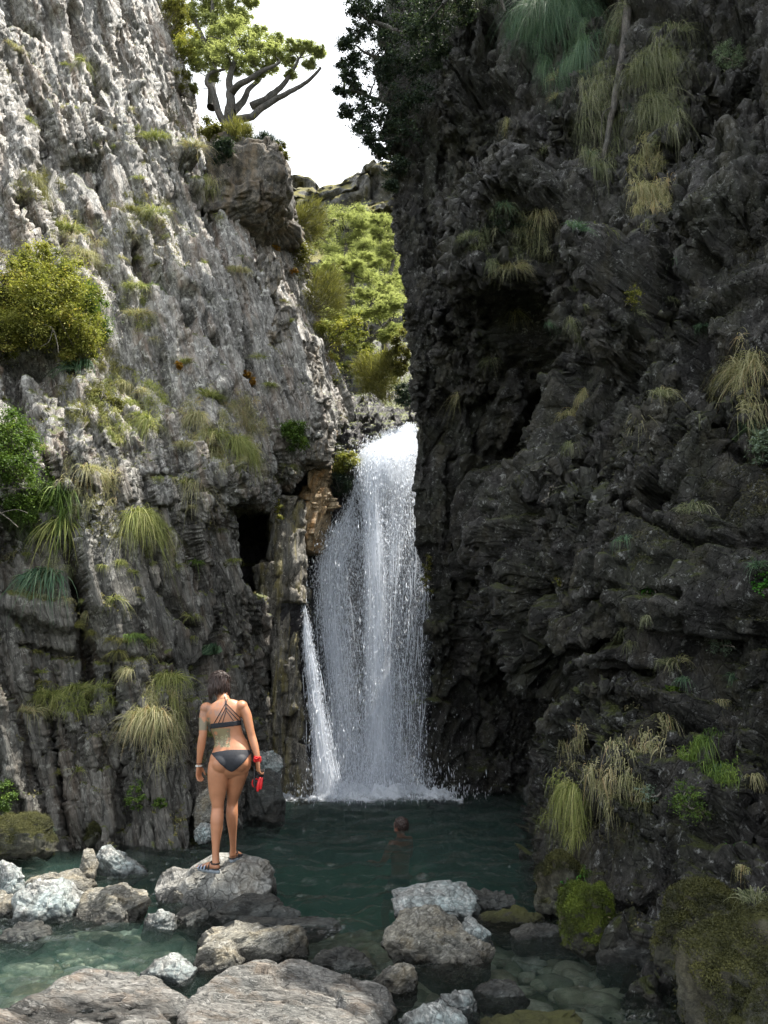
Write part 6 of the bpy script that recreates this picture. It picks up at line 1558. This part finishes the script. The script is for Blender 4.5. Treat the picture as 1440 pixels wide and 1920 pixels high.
    hv = hv @ tilt.T + H(0, -.014, .018)
    hv += unit(hv - hc) * (.006 * ridged(np.stack([(hv[:, 0] - hc[0]) * 90, (hv[:, 1]) * 30, hv[:, 2] * 6], -1), 850, 2))[:, None]
    loc = (hv - hc) @ tilt
    fk = np.array([not (loc[t, 1].mean() > .062 and loc[t, 2].mean() < .065) for t in ICO_F]); hb.add(hv, ICO_F[fk])
    for i in range(520):
        a = rng.uniform(math.radians(150), math.radians(390)); r = rng.uniform(.85, 1.02)
        x, y = math.cos(a) * .083 * r, math.sin(a) * .095 * r - .012
        if y > .05: continue
        L = rng.uniform(.10, .155) if y < .02 else rng.uniform(.08, .13)
        p0 = H(x, y, rng.uniform(.0, .05)); out_ = unit(np.array([x, y, 0])) * rng.uniform(-.1, .35)
        pts = [p0]; 
        for k in range(1, 6):
            t = k / 5; pts.append(p0 + np.array([out_[0] * .05 * math.sin(t * 2.6) + rng.normal(0, .003), out_[1] * .05 * math.sin(t * 2.6) + rng.normal(0, .003) - .01 * t, -L * t]))
        hb.tube(np.array(pts), [.006, .0065, .006, .005, .0035, .001], 5)
    for i in range(160):
        a = rng.uniform(0, 2 * math.pi); e = rng.uniform(.2, 1.3)
        d = np.array([math.cos(a) * math.cos(e), math.sin(a) * math.cos(e) - .2, math.sin(e)]); p0 = H(*(d * .098 + np.array([0, -.01, .018])))
        p1 = p0 + unit(np.cross(tilt @ d, [rng.normal(), rng.normal(), .3])) * .04 - np.array([0, 0, .03]); pm = (p0 + p1) / 2 + tilt @ d * .012
        hb.tube(np.array([p0, pm, p1]), [.004, .004, .001], 4)
    hb.build('hair', M_HAIR, root)
    for s in (-1, 1):
        e = MB(); ellipsoid(e, H(s * .031, .079, .008), (.0125, .0125, .0125)); e.build('eye', M_EYE, root)
    # sandals
    for h, d, zoff in ((hl, dl, 0), (hr, dr_, 0)):
        sd_ = unit(np.cross(d, [0, 0, 1])); so = empty('sandal', h); so.parent = root; so.matrix_parent_inverse = root.matrix_world.inverted()
        sm_ = MB(); nn = 28; out = []
        for k in range(nn):
            a = 2 * math.pi * k / nn; t = math.cos(a); w = .036 + .012 * (t > 0) * t
            out.append(h + d * (.093 + .138 * t) + sd_ * math.sin(a) * w * 1.05 - np.array([0, 0, .033]))
        o_ = np.array(out); up_ = np.array([0, 0, .008]); cen = o_.mean(0)
        V = np.concatenate([o_ - np.array([0, 0, .016]), o_ + up_, [cen - np.array([0, 0, .016])], [cen + up_]])
        k = np.arange(nn); k2 = (k + 1) % nn
        sm_.add(V, [np.stack([k, k2, nn + k2, nn + k], -1), np.stack([np.full(nn, 2 * nn), k2, k], -1), np.stack([np.full(nn, 2 * nn + 1), nn + k, nn + k2], -1)])
        sm_.build('sole', M_SOLE, so, smooth=False)
        st_ = MB()
        def strap(t0, hgt, wd, r=.0045, tilt_=0):
            pts = [h + d * (t0 + tilt_ * math.sin(b_)) + sd_ * math.cos(b_) * wd + np.array([0, 0, -.026 + hgt * math.sin(b_)]) for b_ in np.linspace(0, math.pi, 12)]
            st_.tube(np.array(pts), r, 6)
        for t0, hg, wd in ((.09, .050, .043), (.125, .040, .047), (.165, .026, .047), (.06, .062, .040)): strap(t0, hg, wd, .0065)
        st_.tube(np.array([h + sd_ * .038 * math.cos(b_) - d * .045 * math.sin(b_) + d * .02 + np.array([0, 0, .028]) for b_ in np.linspace(0, math.pi, 12)]), .006, 6)
        st_.tube(np.array([h + sd_ * .040 * math.cos(b_) - d * .042 * math.sin(b_) + d * .01 + np.array([0, 0, -.012]) for b_ in np.linspace(0, math.pi, 12)]), .005, 6)
        st_.tube(np.array([h + sd_ * .038 * math.cos(b_) + d * .03 * math.sin(b_) + d * .02 + np.array([0, 0, .030 + .012 * math.sin(b_)]) for b_ in np.linspace(0, math.pi, 12)]), .006, 6)
        st_.build('strap', M_BLACK, so)
        if h is hl:
            s2 = MB()
            for t0, hg in ((.105, .046), (.146, .034), (.185, .022)):
                s2.tube(np.array([h + d * t0 + sd_ * math.cos(b_) * .048 + np.array([0, 0, -.026 + hg * math.sin(b_)]) for b_ in np.linspace(0, math.pi, 12)]), .005, 6)
            s2.build('buckle_band', M_BLUE, so)
    # bracelet and red wrist band
    def ring_at(name, a, c, dd, r, tr, mat, turns=1, axis=(0, 0, 1)):
        cc = np.array(cb(a, c, dd)); ax_ = unit(np.array(axis, float)); u = unit(np.cross(ax_, [0, 1, .1])); w = np.cross(ax_, u); m_ = MB()
        for q in range(turns):
            pts = [cc + ax_ * (q - turns / 2) * tr * 1.5 + (u * math.cos(t) + w * math.sin(t)) * r for t in np.linspace(0, 2 * math.pi, 22)]
            m_.tube(np.array(pts), tr, 6)
        return m_.build(name, mat, root)
    ring_at('bracelet', 188, 896, .05, .0275, .0045, M_METAL, 2); ring_at('wrist_cord', 188, 878, .05, .0275, .003, M_BLACK, 1)
    ring_at('wristband', 665, 836, -.028, .0275, .0075, M_REDCL, 4, (.1, 0, 1))
    tail = MB(); q = np.array(cb(662, 845, -.07))
    tail.tube(np.array([q, q + [-.02, -.01, .012], q + [-.03, 0, -.01], q + [-.012, 0, -.03]]), [.007, .006, .006, .003], 6)
    tail.tube(np.array([q, q + [.03, -.01, .02], q + [.04, 0, -.005], q + [.03, 0, -.03]]), [.006, .006, .005, .003], 6)
    tail.build('wristband_knot', M_REDCL, root)
    return root
woman = build_woman()
# the boulder's top carries both sandals
sv = np.empty(len(stand_rock.data.vertices) * 3, np.float32); stand_rock.data.vertices.foreach_get('co', sv); sv = sv.reshape(-1, 3).astype(float)
sl_ = np.array(stand_rock.location)
for (h, d) in ((np.array(cb(330, 1726, -.12)), unit(np.array([-.80, .60, 0]))), (np.array(cb(464, 1640, .28)), unit(np.array([.10, 1.0, 0])))):
    mid = h + d * .09 - sl_; zt = h[2] - .049 - sl_[2] + .006
    r2 = ((sv[:, 0] - mid[0]) ** 2 + (sv[:, 1] - mid[1]) ** 2); up_ = sv[:, 2] > zt - .35
    w = np.exp(-np.clip(np.sqrt(r2) - .13, 0, None) ** 2 / .05) * up_ * np.clip((sv[:, 2] - (zt - .35)) / .25, 0, 1)
    near = up_ & (r2 < .018) & (sv[:, 2] > sv[up_ & (r2 < .018), 2].max() - .12) if (up_ & (r2 < .018)).any() else up_
    loc_top = sv[near, 2].mean(); fl = r2 < .03
    dz = (zt - loc_top); sv[:, 2] += w * dz
    flat = near & fl; sv[flat, 2] = sv[flat, 2] * .15 + zt * .85
stand_rock.data.vertices.foreach_set('co', sv.astype(np.float32).ravel()); stand_rock.data.update()
# what she carries: black strap loops with two red grips
it = empty('swim_mask', cb(675, 940, -.03), 'black strapped dive mask with red snorkel pieces hanging from the hand of the woman', 'dive mask')
g = MB()
for (a0, c0_, a1, c1_, r) in ((690, 995, 668, 1105, .016), (706, 998, 692, 1088, .013)):
    loft(g, [cb(a0, c0_, -.05), cb((a0 + a1) / 2 - 2, (c0_ + c1_) / 2, -.05), cb(a1, c1_, -.05)], [r * .7, r, r * .75], [r * .5, r * .7, r * .5], (1, 0, 0), 12, 4)
g.build('red_grip', M_RED, it)
g = MB(); rng = np.random.default_rng(8)
for k in range(7):
    c0_ = cb(rng.uniform(655, 700), rng.uniform(955, 1000), -.04 + .01 * k); rx, rz = rng.uniform(.025, .045), rng.uniform(.02, .04); ph = rng.uniform(0, 3)
    g.tube(np.array([c0_ + [rx * math.cos(t), .012 * math.sin(t * 2 + ph), rz * math.sin(t)] for t in np.linspace(0, 2 * math.pi, 20)]), .0045, 6)
g.tube(np.array([cb(640, 900, -.03), cb(642, 960, -.04), cb(640, 1040, -.05), cb(648, 1100, -.05)]), [.006, .008, .009, .006], 6)
g.tube(np.array([cb(700, 930, -.03), cb(722, 930, -.04), cb(728, 980, -.05), cb(712, 1010, -.05)]), [.005, .006, .006, .005], 6)
g.build('strap', M_BLACK, it)
g = MB()
lens_c = np.array(cb(652, 1040, -.03))
for (sx) in (0,):
    pts = [lens_c + [.030 * math.cos(t), .0, .038 * math.sin(t)] for t in np.linspace(0, 2 * math.pi, 26)]; g.tube(np.array(pts), .007, 8)
g.build('mask_rim', M_REDCL, it)

# --- swimmer: head and shoulder tops above the water, body below it
def build_swimmer():
    c = W(752, 1562, 0.0); c = np.array(c); root = empty('person', c, 'swimmer with short brown hair, head and shoulder above the dark pool', 'person')
    hc = c + np.array([.0, .3, .035]); mb = MB(); rz = np.array(Matrix.Rotation(R(48), 3, 'Z') @ Matrix.Rotation(R(6), 3, 'X'))   # facing away to the left
    def H(x, y, z): return hc + rz @ np.array([x, y, z])
    ellipsoid(mb, H(0, 0, .02), (.076, .095, .095), rz); ellipsoid(mb, H(0, .028, -.05), (.058, .062, .06), rz); ellipsoid(mb, H(0, .07, -.09), (.024, .018, .016), rz)
    loft(mb, [H(0, .09, .015), H(0, .106, -.015), H(0, .112, -.027)], [.008, .010, .015], [.009, .012, .011], rz @ np.array([1, 0, 0]), 10, 2)
    ellipsoid(mb, H(0, .088, -.06), (.025, .011, .012), rz)
    for s in (-1, 1):
        ellipsoid(mb, H(s * .077, .0, -.01), (.007, .016, .029), rz); ellipsoid(mb, H(s * .034, .08, .028), (.024, .012, .007), rz)
    loft(mb, [H(0, -.01, -.06), H(0, -.015, -.12), H(0, -.02, -.16)], [.055, .058, .075], [.055, .056, .06], rz @ np.array([1, 0, 0]), 18, 3)
    loft(mb, [H(0, -.02, -.15), H(0, -.03, -.18), H(0, -.03, -.26), H(0, -.04, -.42), H(0, -.05, -.58), H(0, -.05, -.70)], [.12, .19, .19, .16, .15, .16], [.06, .085, .10, .10, .095, .10], rz @ np.array([1, 0, 0]), 28, 4)
    for s in (-1, 1):
        pts = [H(s * .17, -.03, -.18), H(s * .24, .0, -.32), H(s * .27, .04, -.44), H(s * .24, .16, -.50), H(s * .20, .26, -.50)]
        loft(mb, pts, [.055, .048, .04, .034, .025], [.05, .045, .04, .03, .02], (0, 0, 1), 16, 4)
        hand(mb, pts[-1], rz @ np.array([-s * .1, 1, -.1]), rz @ np.array([1.0, 0, .1]), -s, .25)
        L = [H(s * .09, -.05, -.70), H(s * .12, .02, -.95), H(s * .13, .06, -1.12), H(s * .12, .0, -1.32), H(s * .12, -.06, -1.48), H(s * .12, -.08, -1.56)]
        loft(mb, L, [.09, .075, .055, .055, .035, .03], [.09, .075, .055, .055, .035, .03], (1, 0, 0), 18, 4)
        fpt = H(s * .12, -.08, -1.56); fd = unit(H(s * .12, .10, -1.62) - fpt)
        loft(mb, [fpt, fpt + fd * .08 - [0, 0, .02], fpt + fd * .18 - [0, 0, .04]], [.032, .04, .038], [.032, .024, .012], rz @ np.array([1, 0, 0]), 14, 3)
    body = remesh(mb, 'body', M_SKIN, root, .006, 6); v, n, f = mesh_arrays(body)
    col = np.tile(np.array([.36, .16, .105]), (len(v), 1)) * (1 + .1 * fbm(v * 9, 860, 3)[:, None])
    ca = body.data.color_attributes.new('Col', 'FLOAT_COLOR', 'POINT'); ca.data.foreach_set('color', np.concatenate([np.clip(col, 0, 1), np.ones((len(v), 1))], 1).astype(np.float32).ravel())
    loc = (v - hc) @ rz
    keep = (loc[:, 2] < -.60) & (loc[:, 2] > -.92) & (np.abs(loc[:, 0]) < .26); cloth(body, keep, .006, 'swim_shorts', M_BIKINI, root)
    hb = MB(); hv = ICO_V * np.array([.088, .102, .100]); hv = hv @ rz.T + H(0, -.012, .032)
    hv += unit(hv - hc) * (.008 * fbm((hv - hc) * 60, 870, 3))[:, None]; lc = (hv - hc) @ rz
    fk = np.array([not (lc[t, 1].mean() > .055 and lc[t, 2].mean() < .062) and lc[t, 2].mean() > -.075 for t in ICO_F]); hb.add(hv, ICO_F[fk])
    rng = np.random.default_rng(6)
    for i in range(260):
        a = rng.uniform(0, 2 * math.pi); e = rng.uniform(-.5, 1.4); d = np.array([math.cos(a) * math.cos(e), math.sin(a) * math.cos(e), math.sin(e)])
        if d[1] > .35 and d[2] < .5: continue
        p0 = H(*(d * np.array([.086, .10, .097]) + np.array([0, -.012, .03]))); hb.tube(np.array([p0, p0 + rz @ d * .008 - [0, 0, .012], p0 + rz @ d * .006 - [0, 0, .03]]), [.004, .004, .001], 4)
    hb.build('hair', M_HAIR, root)
    for s in (-1, 1):
        e = MB(); ellipsoid(e, H(s * .031, .082, .010), (.0125, .0125, .0125)); e.build('eye', M_EYE, root)
build_swimmer()
